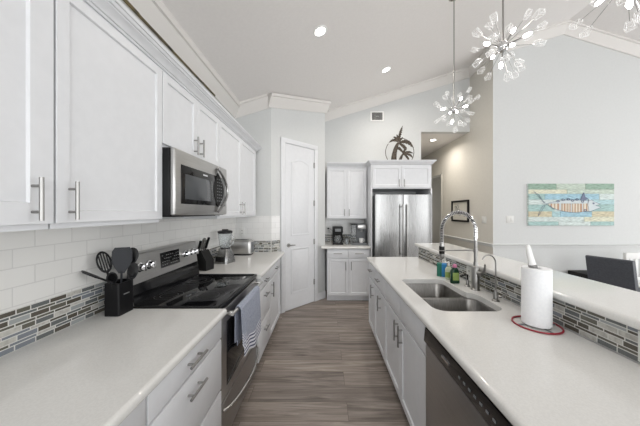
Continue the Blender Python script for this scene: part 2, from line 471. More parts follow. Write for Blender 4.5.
# pantry door on the angled wall: local x along the wall, front faces -y
d1 = thing('door_1', 'white two panel pantry door on the angled wall', 'door', (-0.765, YR, 0), PI / 4)
del d1['category']; d1['kind'] = 'structure'
dx0, dx1, dz = 0.235, 0.815, 2.50
mb = MB().box(dx0, dx1, -0.012, 0.0, 0.012, dz, 0.002, 0, 1)


def panel(b, x0, x1, z0, z1, arch=0):
    def loop(i, y):
        pts = [(x0 + i, y, z0 + i), (x1 - i, y, z0 + i)]
        n = 10
        for k in range(n + 1):
            t = k / n; x = x1 - i - (x1 - x0 - 2 * i) * t
            pts.append((x, y, z1 - i + arch * math.sin(PI * t)))
        return pts
    b.loft([loop(-0.004, -0.0125), loop(0.0, -0.0185), loop(0.012, -0.0185), loop(0.022, -0.0135)], 0, False, False)
    b.loft([loop(0.03, -0.0135), loop(0.05, -0.019)], 0, False, True)


panel(mb, dx0 + 0.11, dx1 - 0.11, 1.12, 2.24, 0.05)
panel(mb, dx0 + 0.11, dx1 - 0.11, 0.24, 0.92)
leaf = mb.build('door_leaf', trim_p if False else cab_p, d1)
cs = MB().box(dx0 - 0.075, dx0 - 0.006, -0.022, 0, 0, dz + 0.075, 0.004).box(dx1 + 0.006, dx1 + 0.075, -0.022, 0, 0, dz + 0.075, 0.004).box(dx0 - 0.075, dx1 + 0.075, -0.0225, 0, dz + 0.006, dz + 0.078, 0.004)
cs.build('door_casing', cab_p, d1)
hb = MB().cyl((dx0 + 0.06, -0.012, 0.98), (dx0 + 0.06, -0.02, 0.98), 0.03).cyl((dx0 + 0.06, -0.02, 0.98), (dx0 + 0.06, -0.055, 0.98), 0.01)
hb.tube([(dx0 + 0.06, -0.05, 0.98), (dx0 + 0.10, -0.055, 0.982), (dx0 + 0.16, -0.05, 0.978)], [0.011, 0.009, 0.007])
hb.build('door_handle', nickel, leaf)
for z in (2.2, 1.58, 0.95, 0.29):
    MB().box(dx1 - 0.012, dx1 + 0.008, -0.026, -0.012, z, z + 0.09, 0.002).build('hinge', nickel, leaf)
b = MB()
b.prism([(-0.765, YR, 0), (-0.765 + 0.11, YR + 0.11, 0), (-0.765 + 0.11, YR + 0.11, 0.12), (-0.765, YR, 0.12)], (0.01, -0.01, 0))
p = 0.895 / math.sqrt(2)
b.prism([(-0.765 + p, YR + p, 0), (0, 4.235, 0), (0, 4.235, 0.12), (-0.765 + p, YR + p, 0.12)], (0.01, -0.01, 0))
st(b.build('baseboard_pantry', cab_p))

# tiled backsplashes
st(MB().box(XL + 0.0005, XL + 0.009, -1.5, YR, 0.85, 1.425).build('wall_left_tile', sub_y), 'white subway tile backsplash')
st(MB().box(XL + 0.009, -0.766, YR - 0.009, YR, 0.915, 1.425).build('wall_return_tile', sub_x))
s2 = 0.145 / math.sqrt(2)
st(MB().prism([(-0.765, YR, 0.915), (-0.765 + s2, YR + s2, 0.915), (-0.765 + s2, YR + s2, 1.425), (-0.765, YR, 1.425)], (0.005, -0.005, 0)).build('wall_pantry_tile', sub_x))
st(MB().box(0.001, 0.745, YB - 0.009, YB, 0.914, 1.37).build('wall_back_tile', sub_x))


def mosaic(name, u0, u1, z0, z1, place, parent=None, lab=None, seed=1):
    """linear glass mosaic; place(u, out, z) -> world point"""
    rnd = random.Random(seed)
    b = MB()

    def bx(a0, a1, c0, c1, t0, t1, mi):
        b.loft([[place(a0, t0, c0), place(a1, t0, c0), place(a1, t0, c1), place(a0, t0, c1)],
                [place(a0, t1, c0), place(a1, t1, c0), place(a1, t1, c1), place(a0, t1, c1)]], mi)
    bx(u0, u1, z0, z1, 0, 0.006, 0)
    z = z0 + 0.003; k = 0
    hs = [0.0185, 0.009] * 4
    while z < z1 - 0.008:
        h = min(hs[k % 8], z1 - 0.002 - z)
        u = u0 - rnd.uniform(0, 0.12)
        while u < u1:
            l = rnd.choice([0.068, 0.068, 0.068, 0.045]) if h > 0.012 else rnd.choice([0.068, 0.09, 0.068])
            a0, a1 = max(u, u0 + 0.001), min(u + l, u1 - 0.001)
            if a1 - a0 > 0.006:
                mi = rnd.choices(range(1, 7), [4, 4, 1.6, 4, 2, 1.4])[0]
                bx(a0, a1, z, z + h, 0.006, 0.0068, mi)
            u += l + 0.005
        z += h + 0.0045; k += 1
    o = b.build(name, [grout] + TILES, parent, smooth=False)
    return o


st(mosaic('trim_8', -1.5, 1.435, 0.915, 1.083, lambda u, t, z: (XL + 0.009 + t, u, z), seed=3), 'glass mosaic strip along the left counter')
st(mosaic('trim_9', 2.215, YR - 0.012, 0.915, 1.075, lambda u, t, z: (XL + 0.009 + t, u, z), seed=4), 'glass mosaic strip beside the range')
st(mosaic('trim_10', XL + 0.02, -0.766, 0.915, 1.075, lambda u, t, z: (u, YR - 0.009 - t, z), seed=5), 'glass mosaic strip at end of left counter')
st(mosaic('trim_11', 0.002, s2 * 1.414 - 0.004, 0.915, 1.075, lambda u, t, z: (-0.765 + (u + t) * 0.7071 + 0.006, YR + (u - t) * 0.7071 - 0.006, z), seed=6))
st(mosaic('trim_12', 0.003, 0.735, 0.915, 1.06, lambda u, t, z: (u, YB - 0.009 - t, z), seed=8), 'glass mosaic behind the coffee makers')


# ------------------------------------------------------------------ cabinets
def pull(parent, x, z, L, vertical, y=0.0, out=0.03):
    b = MB()
    if vertical:
        b.cyl((x, y - out, z - L / 2), (x, y - out, z + L / 2), 0.0062, seg=12)
        for s in (-1, 1):
            b.cyl((x, y + 0.001, z + s * L * 0.3), (x, y - out, z + s * L * 0.3), 0.0048, seg=10)
    else:
        b.cyl((x - L / 2, y - out, z), (x + L / 2, y - out, z), 0.0062, seg=12)
        for s in (-1, 1):
            b.cyl((x + s * L * 0.3, y + 0.001, z), (x + s * L * 0.3, y - out, z), 0.0048, seg=10)
    return b.build('handle', nickel, parent)


def cabinet(name, label, loc, rz, w, dep, z0, z1, fronts, toe=0.0, m=None, cat='cabinet', group=None, extra=None):
    """local x to the right, y into the cabinet, front of the doors at y=0"""
    m = m or cab_p
    t = thing(name, label, cat, loc, rz, group)
    b = MB()
    if toe:
        b.box(0.0015, w - 0.0015, 0.0205, dep, z0 + toe, z1, 0.001, 0, 1).box(0.0015, w - 0.0015, 0.085, dep, z0, z0 + toe)
    else:
        b.box(0.0015, w - 0.0015, 0.0205, dep, z0, z1, 0.001, 0, 1)
    b.build('body', m, t)
    for f in fronts:
        kind, x0, x1, a, c_, hd = f
        q = MB()
        if kind.startswith('door'):
            q.shaker(x0 + 0.002, x1 - 0.002, a, c_, 0, st=float(kind[4:] or 0.06)); kind = 'door'
        else:
            q.box(x0 + 0.0025, x1 - 0.0025, 0, 0.02, a, c_, 0.004)
        o = q.build('door' if kind == 'door' else ('drawer' if hd else 'false_front'), m, t)
        if hd: pull(o, hd[0], hd[1], hd[2], kind == 'door')
    return t


LX, LF = -0.60, -1
RL = PI / 2
GB = 'white base cabinets along the left wall'
GU = 'white wall cabinets on the left wall'
# left run: loc at the door face plane, width along +Y
dB = 0.665
cabinet('base_cabinet', 'nearest white base cabinet below the left counter, cut off by the photo bottom', (LX, 0.10, 0), RL, 0.725, dB, 0, 0.876,
        [('drawer', 0, 0.725, 0.752, 0.868, (0.36, 0.81, 0.16)), ('door', 0, 0.3625, 0.11, 0.742, (0.31, 0.63, 0.16)), ('door', 0.3625, 0.725, 0.11, 0.742, (0.415, 0.63, 0.16))], 0.1, group=GB)
cabinet('drawer_cabinet', 'white three-drawer base cabinet just in front of the range', (LX, 0.83, 0), RL, 0.595, dB, 0, 0.876,
        [('drawer', 0, 0.595, 0.752, 0.868, (0.285, 0.812, 0.14)), ('drawer', 0, 0.595, 0.455, 0.742, (0.285, 0.675, 0.14)), ('drawer', 0, 0.595, 0.11, 0.445, (0.285, 0.33, 0.14))], 0.1, group=GB)
cabinet('drawer_cabinet', 'narrow white three-drawer base cabinet just beyond the range', (LX, 2.215, 0), RL, 0.46, dB, 0, 0.876,
        [('drawer', 0, 0.46, 0.745, 0.868, (0.23, 0.805, 0.13)), ('drawer', 0, 0.46, 0.44, 0.735, (0.23, 0.66, 0.13)), ('drawer', 0, 0.46, 0.11, 0.43, (0.23, 0.33, 0.13))], 0.1, group=GB)
cabinet('base_cabinet', 'white base cabinet with drawer over door beside the pantry door', (LX, 2.677, 0), RL, 0.66, dB, 0, 0.876,
        [('drawer', 0, 0.60, 0.745, 0.868, (0.3, 0.805, 0.13)), ('door', 0, 0.60, 0.11, 0.735, (0.05, 0.62, 0.16))], 0.1, group=GB)

UX = -0.94
UD = 0.333
zb, zt = 1.42, 2.32
cabinet('wall_cabinet', 'nearest white wall cabinet at the left edge of the photo', (UX, 0.28, 0), RL, 0.572, UD, zb, zt,
        [('door0.095', 0, 0.572, zb + 0.02, zt - 0.02, (0.507, 1.522, 0.14))], group=GU)
cabinet('wall_cabinet', 'wide single-door white wall cabinet in front of the microwave', (UX, 0.856, 0), RL, 0.562, UD, zb, zt,
        [('door', 0, 0.562, zb + 0.02, zt - 0.02, (0.045, 1.522, 0.14))], group=GU)
cabinet('wall_cabinet', 'short double-door white wall cabinet above the microwave', (UX, 1.42, 0), RL, 0.762, UD, 1.862, zt,
        [('door', 0, 0.381, 1.88, zt - 0.02, (0.34, 1.955, 0.13)), ('door', 0.381, 0.762, 1.88, zt - 0.02, (0.422, 1.955, 0.13))], group=GU)
cabinet('wall_cabinet', 'tall double-door white wall cabinet between microwave and far corner', (UX, 2.184, 0), RL, 1.21, UD, zb, zt,
        [('door', 0, 0.565, zb + 0.02, zt - 0.02, (0.52, 1.52, 0.14)), ('door', 0.565, 1.13, zb + 0.02, zt - 0.02, (0.61, 1.52, 0.14))], group=GU)
KP = [(0, 0), (-0.010, 0), (-0.012, 0.010), (-0.019, 0.012), (-0.021, 0.017), (-0.028, 0.026), (-0.038, 0.036), (-0.047, 0.042), (-0.047, 0.047), (-0.055, 0.049), (-0.060, 0.056), (-0.061, 0.060), (-0.068, 0.062), (-0.070, 0.078), (0, 0.078)]


def crown_run(name, label, path, m, prof=KP, z=0):
    """mitred crown round the top of a cabinet; path = [(x, y)...], profile grows to the right-hand side of travel"""
    b = MB(); loops = []
    n = len(path); P = [Vector(p) for p in path]
    for i, p in enumerate(P):
        dirs = []
        if i > 0: dirs.append((P[i] - P[i - 1]).normalized())
        if i < n - 1: dirs.append((P[i + 1] - P[i]).normalized())
        ns = [Vector((d.y, -d.x)) for d in dirs]
        if len(ns) == 2:
            mm = (ns[0] + ns[1]).normalized(); mm = mm / mm.dot(ns[0])
        else:
            mm = ns[0]
        loops.append([(p.x - mm.x * a, p.y - mm.y * a, z + h) for a, h in prof])
    b.loft(loops)
    return b


tag(crown_run('x', '', [(UX - 0.02, 0.0), (UX - 0.02, 3.40), (XL + 0.02, 3.40)], cab_p, z=zt - 0.001).build('cabinet_crown', cab_p),
    'long white stepped crown moulding on top of the left wall cabinets', 'moulding')

# counters, left
EDGE = [(0, 0), (-0.009, 0.0), (-0.013, 0.004), (-0.015, 0.010), (-0.015, 0.024), (-0.012, 0.031), (-0.006, 0.035), (0, 0.036)]


def counter(name, label, x0, x1, y0, y1, z=0.878, face='+x', clip=None, group='pale quartz counters'):
    b = MB()
    if face == '+x':
        pts = clip or [(x0, y0), (x1 - 0.015, y0), (x1 - 0.015, y1), (x0, y1)]
        b.prism([(p[0], p[1], z) for p in pts], (0, 0, 0.036))
        ya, yb = y0, (y1 if not clip else clip[2][1])
        b.prism([(x1 - 0.015 - a, ya, z + h) for a, h in EDGE], (0, yb - ya, 0))
    elif face == '-y':
        pts = clip or [(x0, y0 + 0.015), (x1, y0 + 0.015), (x1, y1), (x0, y1)]
        b.prism([(p[0], p[1], z) for p in pts], (0, 0, 0.036))
        b.prism([(pts[0][0], y0 + 0.015 + a, z + h) for a, h in EDGE], (x1 - pts[0][0], 0, 0))
    return tag(b.build(name, quartz), label, 'countertop', group)


counter('countertop', 'pale quartz countertop in the left foreground holding the utensil crock', XL + 0.012, -0.575, -1.2, 1.435)
counter('countertop', 'pale quartz countertop beyond the range holding blender and toaster', XL + 0.012, -0.575, 2.205, 3.6,
        clip=[(XL + 0.012, 2.205), (-0.59, 2.205), (-0.59, 3.50), (-0.70, 3.53), (-0.765, 3.458), (XL + 0.012, 3.458)])

# ------------------------------------------------------------------ range
rg = thing('range', 'stainless steel electric range with black glass top on the left wall', 'stove', (-0.612, 1.44, 0), RL)
RW = 0.76
MB().box(0.002, RW - 0.002, 0.03, 0.64, 0.05, 0.905).box(0.03, RW - 0.03, 0.08, 0.6, 0, 0.05).build('body', blk, rg)
ct = MB().box(0, RW, 0.004, 0.60, 0.905, 0.922, 0.004)
ct.build('cooktop', hob_gl, rg)
ctf = MB().box(-0.001, RW + 0.001, -0.002, 0.02, 0.902, 0.924, 0.004)
ctf.box(-0.001, 0.009, 0.02, 0.59, 0.916, 0.925, 0.002).box(RW - 0.009, RW + 0.001, 0.02, 0.59, 0.916, 0.925, 0.002)
ctf.build('cooktop_trim', blk, rg)
for bx_, by_, br in ((0.2, 0.17, 0.11), (0.2, 0.43, 0.085), (0.56, 0.17, 0.085), (0.56, 0.43, 0.11)):
    q = MB()
    for r_ in (br, br * 0.62):
        q.tube([Vector((bx_ + r_ * math.cos(t * PI / 18), by_ + r_ * math.sin(t * PI / 18), 0.9222)) for t in range(36)], 0.0012, 6, closed=True)
    q.build('burner_ring', ring_m, rg)
# leaning control panel
cp = MB()
cp.prism([(0, 0.515, 0.922), (0, 0.535, 1.045), (0, 0.55, 1.215), (0, 0.562, 1.222), (0, 0.65, 1.215), (0, 0.655, 0.90), (0, 0.55, 0.90)], (RW, 0, 0))
bgd = cp.build('control_panel', [steel_h], rg)
lo = MB().prism([(0.006, 0.512, 0.923), (0.006, 0.530, 1.042), (0.006, 0.536, 1.042), (0.006, 0.52, 0.923)], (RW - 0.012, 0, 0))
lo.build('black_riser', blk_gl, rg)


def on_panel(x, z, out=0.0):
    """point on the slanted face"""
    t = (z - 1.045) / 0.17
    return Vector((x, 0.535 + 0.015 * t - out, z))


dq = MB()
dq.loft([[on_panel(0.28, 1.085, 0.003), on_panel(0.50, 1.085, 0.003), on_panel(0.50, 1.19, 0.003), on_panel(0.28, 1.19, 0.003)],
         [on_panel(0.28, 1.085, -0.002), on_panel(0.50, 1.085, -0.002), on_panel(0.50, 1.19, -0.002), on_panel(0.28, 1.19, -0.002)]])
for r_ in range(4):
    for k in range(9):
        if (r_ * 9 + k) % 5 == 3: continue
        a = on_panel(0.293 + k * 0.023, 1.10 + r_ * 0.022, 0.0035)
        dq.box(a.x, a.x + 0.012, a.y - 0.0005, a.y + 0.0008, a.z, a.z + 0.004, 0, 1)
disp = dq.build('display', [blk_gl, mat('panel_print', (0.25, 0.26, 0.25), 0.5)], bgd)
for kx in (0.084, 0.166, 0.582, 0.644, 0.706):
    k = MB()
    a = on_panel(kx, 1.135)
    M = Matrix.Rotation(PI / 2, 3, 'X')
    k.lathe([(0.029, 0), (0.029, 0.006), (0.023, 0.009), (0.021, 0.028), (0.018, 0.032), (0, 0.032)], a, 20, 0, M)
    k.box(kx - 0.005, kx + 0.005, a.y - 0.044, a.y - 0.03, a.z - 0.022, a.z + 0.022, 0.003)
    k.build('knob', chrome, bgd)
# oven door
od = MB().box(0.006, RW - 0.006, 0.0, 0.03, 0.335, 0.89, 0.006)
odo = od.build('oven_door', steel_dk, rg)
MB().box(0.085, RW - 0.085, -0.003, 0.002, 0.40, 0.80, 0.002).build('window', blk_gl, odo)
h = MB().tube([(0.04, -0.052, 0.862), (0.38, -0.058, 0.862), (0.72, -0.052, 0.862)], 0.011, 14)
h.box(0.05, 0.075, -0.052, 0.003, 0.852, 0.872, 0.003).box(0.685, 0.71, -0.052, 0.003, 0.852, 0.872, 0.003)
h.build('handle', bright_s, odo)
dr = MB().box(0.006, RW - 0.006, 0.0, 0.03, 0.075, 0.325, 0.006).build('drawer', steel_dk, rg)
pts = [(0.02 + 0.72 * i / 16, -0.004 - 0.07 * math.sin(PI * i / 16) ** 0.6, 0.292) for i in range(17)]
MB().tube(pts, [0.009] * 17, 10).build('handle', bright_s, dr)

# towel over the oven handle
def towel():
    t = thing('kitchen_towel', 'blue chambray kitchen towel with white striped hem hanging on oven handle', 'towel', (-0.612, 1.44, 0), RL)
    for part, (u0, u1, zf, zbk, off) in enumerate(((0.17, 0.565, 0.50, 0.60, 0.0), (0.125, 0.20, 0.60, 0.64, -0.001))):
        b = MB(); nu, prof = 28, []
        # section: back hem up over the bar and down the front
        for i in range(10): prof.append((-0.034 + off * 2, zbk + (0.862 - zbk) * i / 10))
        for i in range(9):
            a = PI * i / 8
            prof.append((-0.055 + math.cos(a) * 0.0175, 0.862 + math.sin(a) * 0.0175))
        for i in range(1, 73): prof.append((-0.076 - 0.006 * i / 72 + off, 0.862 - (0.862 - zf) * i / 72))
        grid = []
        for j in range(nu + 1):
            u = u0 + (u1 - u0) * j / nu; row = []
            for k, (yy, zz) in enumerate(prof):
                f = min(1, abs(0.87 - zz) / 0.25)
                wav = 0.007 * f * (0.5 + 0.5 * math.sin(j * 0.5 + part))
                hem = 0.010 * math.sin(j * 0.2 + 1) * max(0, (k - 20) / 22)
                row.append(b.bm.verts.new((u, yy - abs(wav) if k > 14 else yy + 0.3 * abs(wav), zz + hem)))
            grid.append(row)
        for j in range(nu):
            for k in range(len(prof) - 1):
                f = b.bm.faces.new((grid[j][k], grid[j + 1][k], grid[j + 1][k + 1], grid[j][k + 1]))
                kk = len(prof) - 2 - k
                f.material_index = 0 if kk >= 22 or k < 14 else (2 if kk % 5 in (3, 4) and kk < 20 else 1)
        o = b.build('front_fold' if part == 0 else 'inner_fold', [towel_b, towel_w, navy], t)
        sd = o.modifiers.new('thickness', 'SOLIDIFY'); sd.thickness = 0.003
towel()

# ------------------------------------------------------------------ microwave
mw = thing('microwave', 'stainless over-the-range microwave with black glass door', 'microwave', (-0.872, 1.422, 0), RL)
z0, z1 = 1.455, 1.857
MB().box(0.0, 0.756, 0.03, 0.385, z0, z1, 0.003).box(0.1, 0.66, 0.06, 0.34, z0 - 0.006, z0 + 0.001).build('body', blk, mw)
mdoor = MB().box(0.0, 0.756, 0, 0.03, z0 + 0.004, z1, 0.01, 0, 3).build('door', steel_h, mw)
MB().box(0.06, 0.715, -0.004, 0.002, z0 + 0.075, z1 - 0.088, 0.002).build('door_glass', blk_gl, mdoor)
MB().box(0.10, 0.47, -0.006, -0.003, z0 + 0.105, z1 - 0.14, 0.002).build('window', gl_dk, mdoor)
# lens-shaped control panel
zc = (z0 + z1) / 2
lens = [(0.565 - 0.075 * math.sin(PI * i / 14), -0.0065, zc - 0.14 + 0.28 * i / 14) for i in range(15)] + [(0.565 + 0.11 * math.sin(PI * i / 14), -0.0065, zc + 0.14 - 0.28 * i / 14) for i in range(1, 14)]
cpn = MB().prism(lens, (0, 0.005, 0)).build('control_panel', blk_m, mw)
keys = MB()
for r_ in range(8):
    for k in range(3):
        keys.box(0.545 + k * 0.035, 0.563 + k * 0.035, -0.0075, -0.0063, zc - 0.09 + r_ * 0.025, zc - 0.083 + r_ * 0.025)
keys.build('key', grey_pl, cpn)
MB().box(0.32, 0.385, -0.0062, -0.0036, z1 - 0.118, z1 - 0.108).build('maker_mark', chrome, mdoor)
hp = [(0.56 + 0.12 * math.sin(PI * i / 18), -0.006 - 0.03 * math.sin(PI * i / 18) ** 0.7, zc - 0.175 + 0.35 * i / 18) for i in range(19)]
MB().tube(hp, [0.009] * 19, 10).build('handle', steel, mdoor)

# ------------------------------------------------------------------ utensils
uc = thing('utensil_holder', 'square black utensil crock on the left counter against the range', 'utensil holder', (-1.156, 1.377, 0.914))
q = MB()
q.loft([rrect(-0.042, 0.042, -0.0525, 0.0525, 0.01, 0.0), rrect(-0.042, 0.042, -0.0525, 0.0525, 0.01, 0.178), rrect(-0.038, 0.038, -0.0485, 0.0485, 0.008, 0.178), rrect(-0.038, 0.038, -0.0485, 0.0485, 0.008, 0.006)])
q.build('box', blk, uc)
MB().box(0.0415, 0.0432, -0.022, 0.018, 0.108, 0.114).build('maker_mark', mat('silver_print', (0.5, 0.5, 0.5), 0.3, 0.8), uc)


UV = Vector((0.765, 0.643, 0))


def utensil(kind, name, label, top, base, m, sc_=1.0, flat=False, su=1.0):
    """top and base: (across, depth, height) from the crock; heads face the aisle"""
    t = thing(name, label, 'utensil', (-1.156, 1.377, 0.914), group='black kitchen utensils in the crock')
    V = Vector((-0.643, 0.765, 0))
    b0, tp = [UV * p_[0] + V * p_[1] + Vector((0, 0, p_[2])) for p_ in (base, top)]
    dr_ = (tp - b0).normalized()
    MB().tube([b0, b0 + (tp - b0) * 0.5, tp], [0.006, 0.0055, 0.005], 10).build('handle', m, t)
    X = UV if not flat else V
    X = (X - dr_ * X.dot(dr_)).normalized(); N = X.cross(dr_).normalized()
    b = MB()

    def P(u, v, n=0): return tp + X * u * sc_ * su + dr_ * v * sc_ + N * n
    if kind == 'slotted':
        n = 22
        outer = [P(0.036 * math.cos(2 * PI * i / n), 0.045 + 0.055 * math.sin(2 * PI * i / n)) for i in range(n)]
        # spoon rim and bars leave real slots
        inner = [P(0.027 * math.cos(2 * PI * i / n), 0.045 + 0.044 * math.sin(2 * PI * i / n), -0.006) for i in range(n)]
        th = N * 0.003
        b.loft([outer, inner, [p_ - th for p_ in inner], [p_ - th for p_ in outer]], 0, False, False)
        b.loft([[p_ - th for p_ in outer], outer], 0, False, False)
        for s in (-0.018, -0.006, 0.006, 0.018):
            hh = 0.044 * math.sqrt(1 - (s / 0.028) ** 2)
            b.tube([P(s, 0.045 - hh, -0.007), P(s, 0.045 + hh, -0.007)], 0.0034, 6)
    elif kind == 'turner':
        pl = [(-0.012, -0.01), (0.012, -0.01), (0.03, 0.02), (0.042, 0.045), (0.041, 0.095), (0.03, 0.112), (-0.03, 0.112), (-0.041, 0.095), (-0.042, 0.045), (-0.03, 0.02)]
        b.loft([[P(u, v, -0.002) for u, v in pl], [P(u, v, 0.002) for u, v in pl]])
        il = [(u * 0.82, 0.052 + (v - 0.052) * 0.84) for u, v in pl[2:]]
        b.loft([[P(u, v, 0.002) for u, v in il], [P(u, v, 0.0045) for u, v in il]])
    elif kind == 'spoon':
        n = 18; loops = []
        for sc_, nn in ((0.15, -0.016), (0.6, -0.012), (0.9, -0.004), (1, 0.0), (0.88, 0.0), (0.6, -0.008), (0.15, -0.012)):
            loops.append([P(0.033 * sc_ * math.cos(2 * PI * i / n), 0.035 + 0.05 * sc_ * math.sin(2 * PI * i / n), nn) for i in range(n)])
        b.loft(loops)
    elif kind == 'ladle':
        n = 18; loops = []
        for sc_, nn in ((0.2, -0.035), (0.7, -0.028), (0.95, -0.012), (1, 0.0), (0.93, 0.0), (0.65, -0.024), (0.2, -0.031)):
            loops.append([P(0.034 * sc_ * math.cos(2 * PI * i / n), 0.03 + 0.034 * sc_ * math.sin(2 * PI * i / n), nn) for i in range(n)])
        b.loft(loops)
    elif kind == 'spatula':
        pl = [(-0.008, -0.01), (0.008, -0.01), (0.024, 0.02), (0.026, 0.085), (0.016, 0.096), (-0.022, 0.088), (-0.024, 0.02)]
        b.loft([[P(u, v, -0.003) for u, v in pl], [P(u, v, 0.003) for u, v in pl]])
    b.build('head', m, t)


utensil('slotted', 'slotted_spoon', 'black slotted spoon leaning left in the utensil crock', (-0.052, -0.012, 0.245), (0.0, -0.005, 0.012), char, 1.12, su=0.78)
utensil('turner', 'turner', 'large grey-faced turner standing tallest in the utensil crock', (0.010, -0.012, 0.235), (0.004, -0.02, 0.012), char2, 1.18, su=0.92)
utensil('spoon', 'serving_spoon', 'black solid spoon behind the turner at the crock right', (0.050, 0.022, 0.275), (0.012, 0.02, 0.012), char, 1.1)
utensil('spatula', 'spatula', 'black spatula leaning far left with its blade lying almost flat', (-0.078, -0.03, 0.213), (0.015, -0.03, 0.15), char, 0.9, True)
utensil('ladle', 'ladle', 'short black ladle low between the slotted spoon and turner', (-0.028, -0.042, 0.178), (-0.015, -0.035, 0.012), char, 0.95, su=0.72)
utensil('spoon', 'basting_spoon', 'short black spoon at the range side of the crock', (0.055, 0.0, 0.190), (0.032, 0.0, 0.012), char, 0.95, su=0.8)

# ------------------------------------------------------------------ knife block
kb = thing('knife_block', 'black slanted knife block on the counter beyond the range', 'knife block', (-1.185, 2.41, 0.914), -0.25)
q = MB()
q.prism([(-0.055, -0.05, 0), (0.06, -0.05, 0), (0.06, -0.05, 0.09), (-0.005, -0.05, 0.195), (-0.085, -0.05, 0.145)], (0, 0.11, 0))
q.build('block', blk_m, kb)
tilt = Vector((0.433, 0, -0.9)).normalized()   # knives slope up and to the left
ax = Vector((0.42, 0, 0.908)).normalized()
k_dir = Vector((0.35, -0.05, 0.93)).normalized()
for i, (u, v, L) in enumerate(((-0.055, -0.03, 0.125), (-0.04, 0.0, 0.14), (-0.055, 0.035, 0.13), (-0.02, -0.028, 0.12), (-0.015, 0.03, 0.13))):
    k = thing('kitchen_knife', 'silver-handled kitchen knife in the black knife block', 'knife', (-1.185, 2.41, 0.914), -0.25, 'knives in the block')
    zb_ = 0.145 + (u + 0.085) * 0.62
    a = Vector((u, v, zb_ + 0.004)); 
    MB().tube([a, a + k_dir * L * 0.2, a + k_dir * L * 0.6, a + k_dir * L], [0.011, 0.013, 0.012, 0.014], 10, flat=0.8).build('handle', steel if i not in (0, 4) else blk, k)
    MB().tube([a + k_dir * 0.004, a + k_dir * 0.02], 0.0145, 10, flat=0.8).build('bolster', chrome, k)

# ------------------------------------------------------------------ blender
bl = thing('blender', 'steel blender with clear jar between knife block and toaster', 'blender', (-1.125, 2.76, 0.914), -0.3)
q = MB()
q.loft([rrect(-0.085, 0.085, -0.085, 0.085, 0.03, 0.0), rrect(-0.085, 0.085, -0.085, 0.085, 0.03, 0.02), rrect(-0.075, 0.075, -0.075, 0.075, 0.03, 0.08), rrect(-0.055, 0.055, -0.055, 0.055, 0.03, 0.145), rrect(-0.05, 0.05, -0.05, 0.05, 0.03, 0.155)])
q.build('base', steel, bl)
MB().box(-0.05, 0.05, -0.095, -0.078, 0.02, 0.075, 0.006).build('control_strip', blk_m, bl)
jar = [(0.048, 0.155), (0.055, 0.165), (0.06, 0.2), (0.072, 0.30), (0.076, 0.335), (0.072, 0.335), (0.068, 0.30), (0.056, 0.2), (0.048, 0.172)]
q = MB(); q.lathe(jar[:5] + jar[5:], seg=24)
jr = q.build('jar', clear, bl)
MB().tube([(0.070, 0, 0.31), (0.105, 0, 0.30), (0.11, 0, 0.25), (0.095, 0, 0.20), (0.06, 0, 0.195)], 0.007, 8).build('jar_handle', clear, bl)
MB().lathe([(0.07, 0.325), (0.079, 0.333), (0.079, 0.352), (0.06, 0.358), (0.035, 0.36), (0.033, 0.372), (0.0, 0.374)]).build('lid', blk, bl)
MB().lathe([(0.05, 0.148), (0.053, 0.152), (0.053, 0.17), (0.045, 0.173)]).build('collar', blk, bl)

# toaster
to = thing('toaster', 'brushed steel two-slot toaster at the far end of left counter', 'toaster', (-1.11, 3.27, 0.914))
q = MB()
q.loft([rrect(-0.135, 0.135, -0.075, 0.075, 0.03, 0.015), rrect(-0.145, 0.145, -0.085, 0.085, 0.035, 0.03), rrect(-0.145, 0.145, -0.085, 0.085, 0.035, 0.165), rrect(-0.138, 0.138, -0.078, 0.078, 0.035, 0.187), rrect(-0.11, 0.11, -0.06, 0.06, 0.03, 0.197)])
q.build('housing', steel_h, to)
MB().loft([rrect(-0.13, 0.13, -0.08, 0.08, 0.03, 0.0), rrect(-0.13, 0.13, -0.08, 0.08, 0.03, 0.016)]).build('base', blk, to)
for s in (-0.028, 0.028):
    MB().box(-0.085, 0.085, s - 0.014, s + 0.014, 0.19, 0.1985, 0.002).build('slot', blk_m, to)
MB().box(0.141, 0.147, -0.06, 0.06, 0.03, 0.17, 0.004).box(0.145, 0.160, -0.02, 0.02, 0.12, 0.135, 0.004).build('lever_panel', grey_pl, to)

# wall outlet above the toaster
plate_m = mat('plate_white', (0.72, 0.72, 0.70), 0.4)


def plate(name, label, cat, c, u, n, w=0.075, h=0.115, toggles=1, kind='switch', group=None, m=None):
    m = m or plate_m
    c, u, n = Vector(c), Vector(u), Vector(n); Z = Vector((0, 0, 1))
    t = thing(name, label, cat, c, 0, group)
    R = Matrix((u, -n, Z)).transposed()       # local x=u, y=-n (into wall), z up

    def bx(b, x0, x1, z0, z1, d0, d1, bev=0.0015):
        b.obox(R @ Vector(((x0 + x1) / 2, -(d0 + d1) / 2, (z0 + z1) / 2)), (x1 - x0, d1 - d0, z1 - z0), R, bev)
    b = MB(); bx(b, -w / 2, w / 2, -h / 2, h / 2, 0, 0.006); b.build('plate', m, t)
    for i in range(toggles):
        cx = (i - (toggles - 1) / 2) * 0.045
        b = MB()
        if kind == 'switch':
            bx(b, cx - 0.016, cx + 0.016, -0.033, 0.033, 0.006, 0.010); b.build('rocker', m, t)
        else:
            bx(b, cx - 0.016, cx + 0.016, -0.036, -0.006, 0.006, 0.008); bx(b, cx - 0.016, cx + 0.016, 0.006, 0.036, 0.006, 0.008)
            for zz in (-0.021, 0.021):
                for xx in (-0.0065, 0.0065):
                    b.obox(R @ Vector((cx + xx, -0.0082, zz)), (0.003, 0.001, 0.012), R, 0, 1)
            b.build('socket', [m, blk_m], t)
    return t


plate('wall_outlet', 'white outlet on the tiled end wall above the toaster', 'outlet', (-1.17, YR - 0.0092, 1.20), (1, 0, 0), (0, -1, 0), kind='outlet')

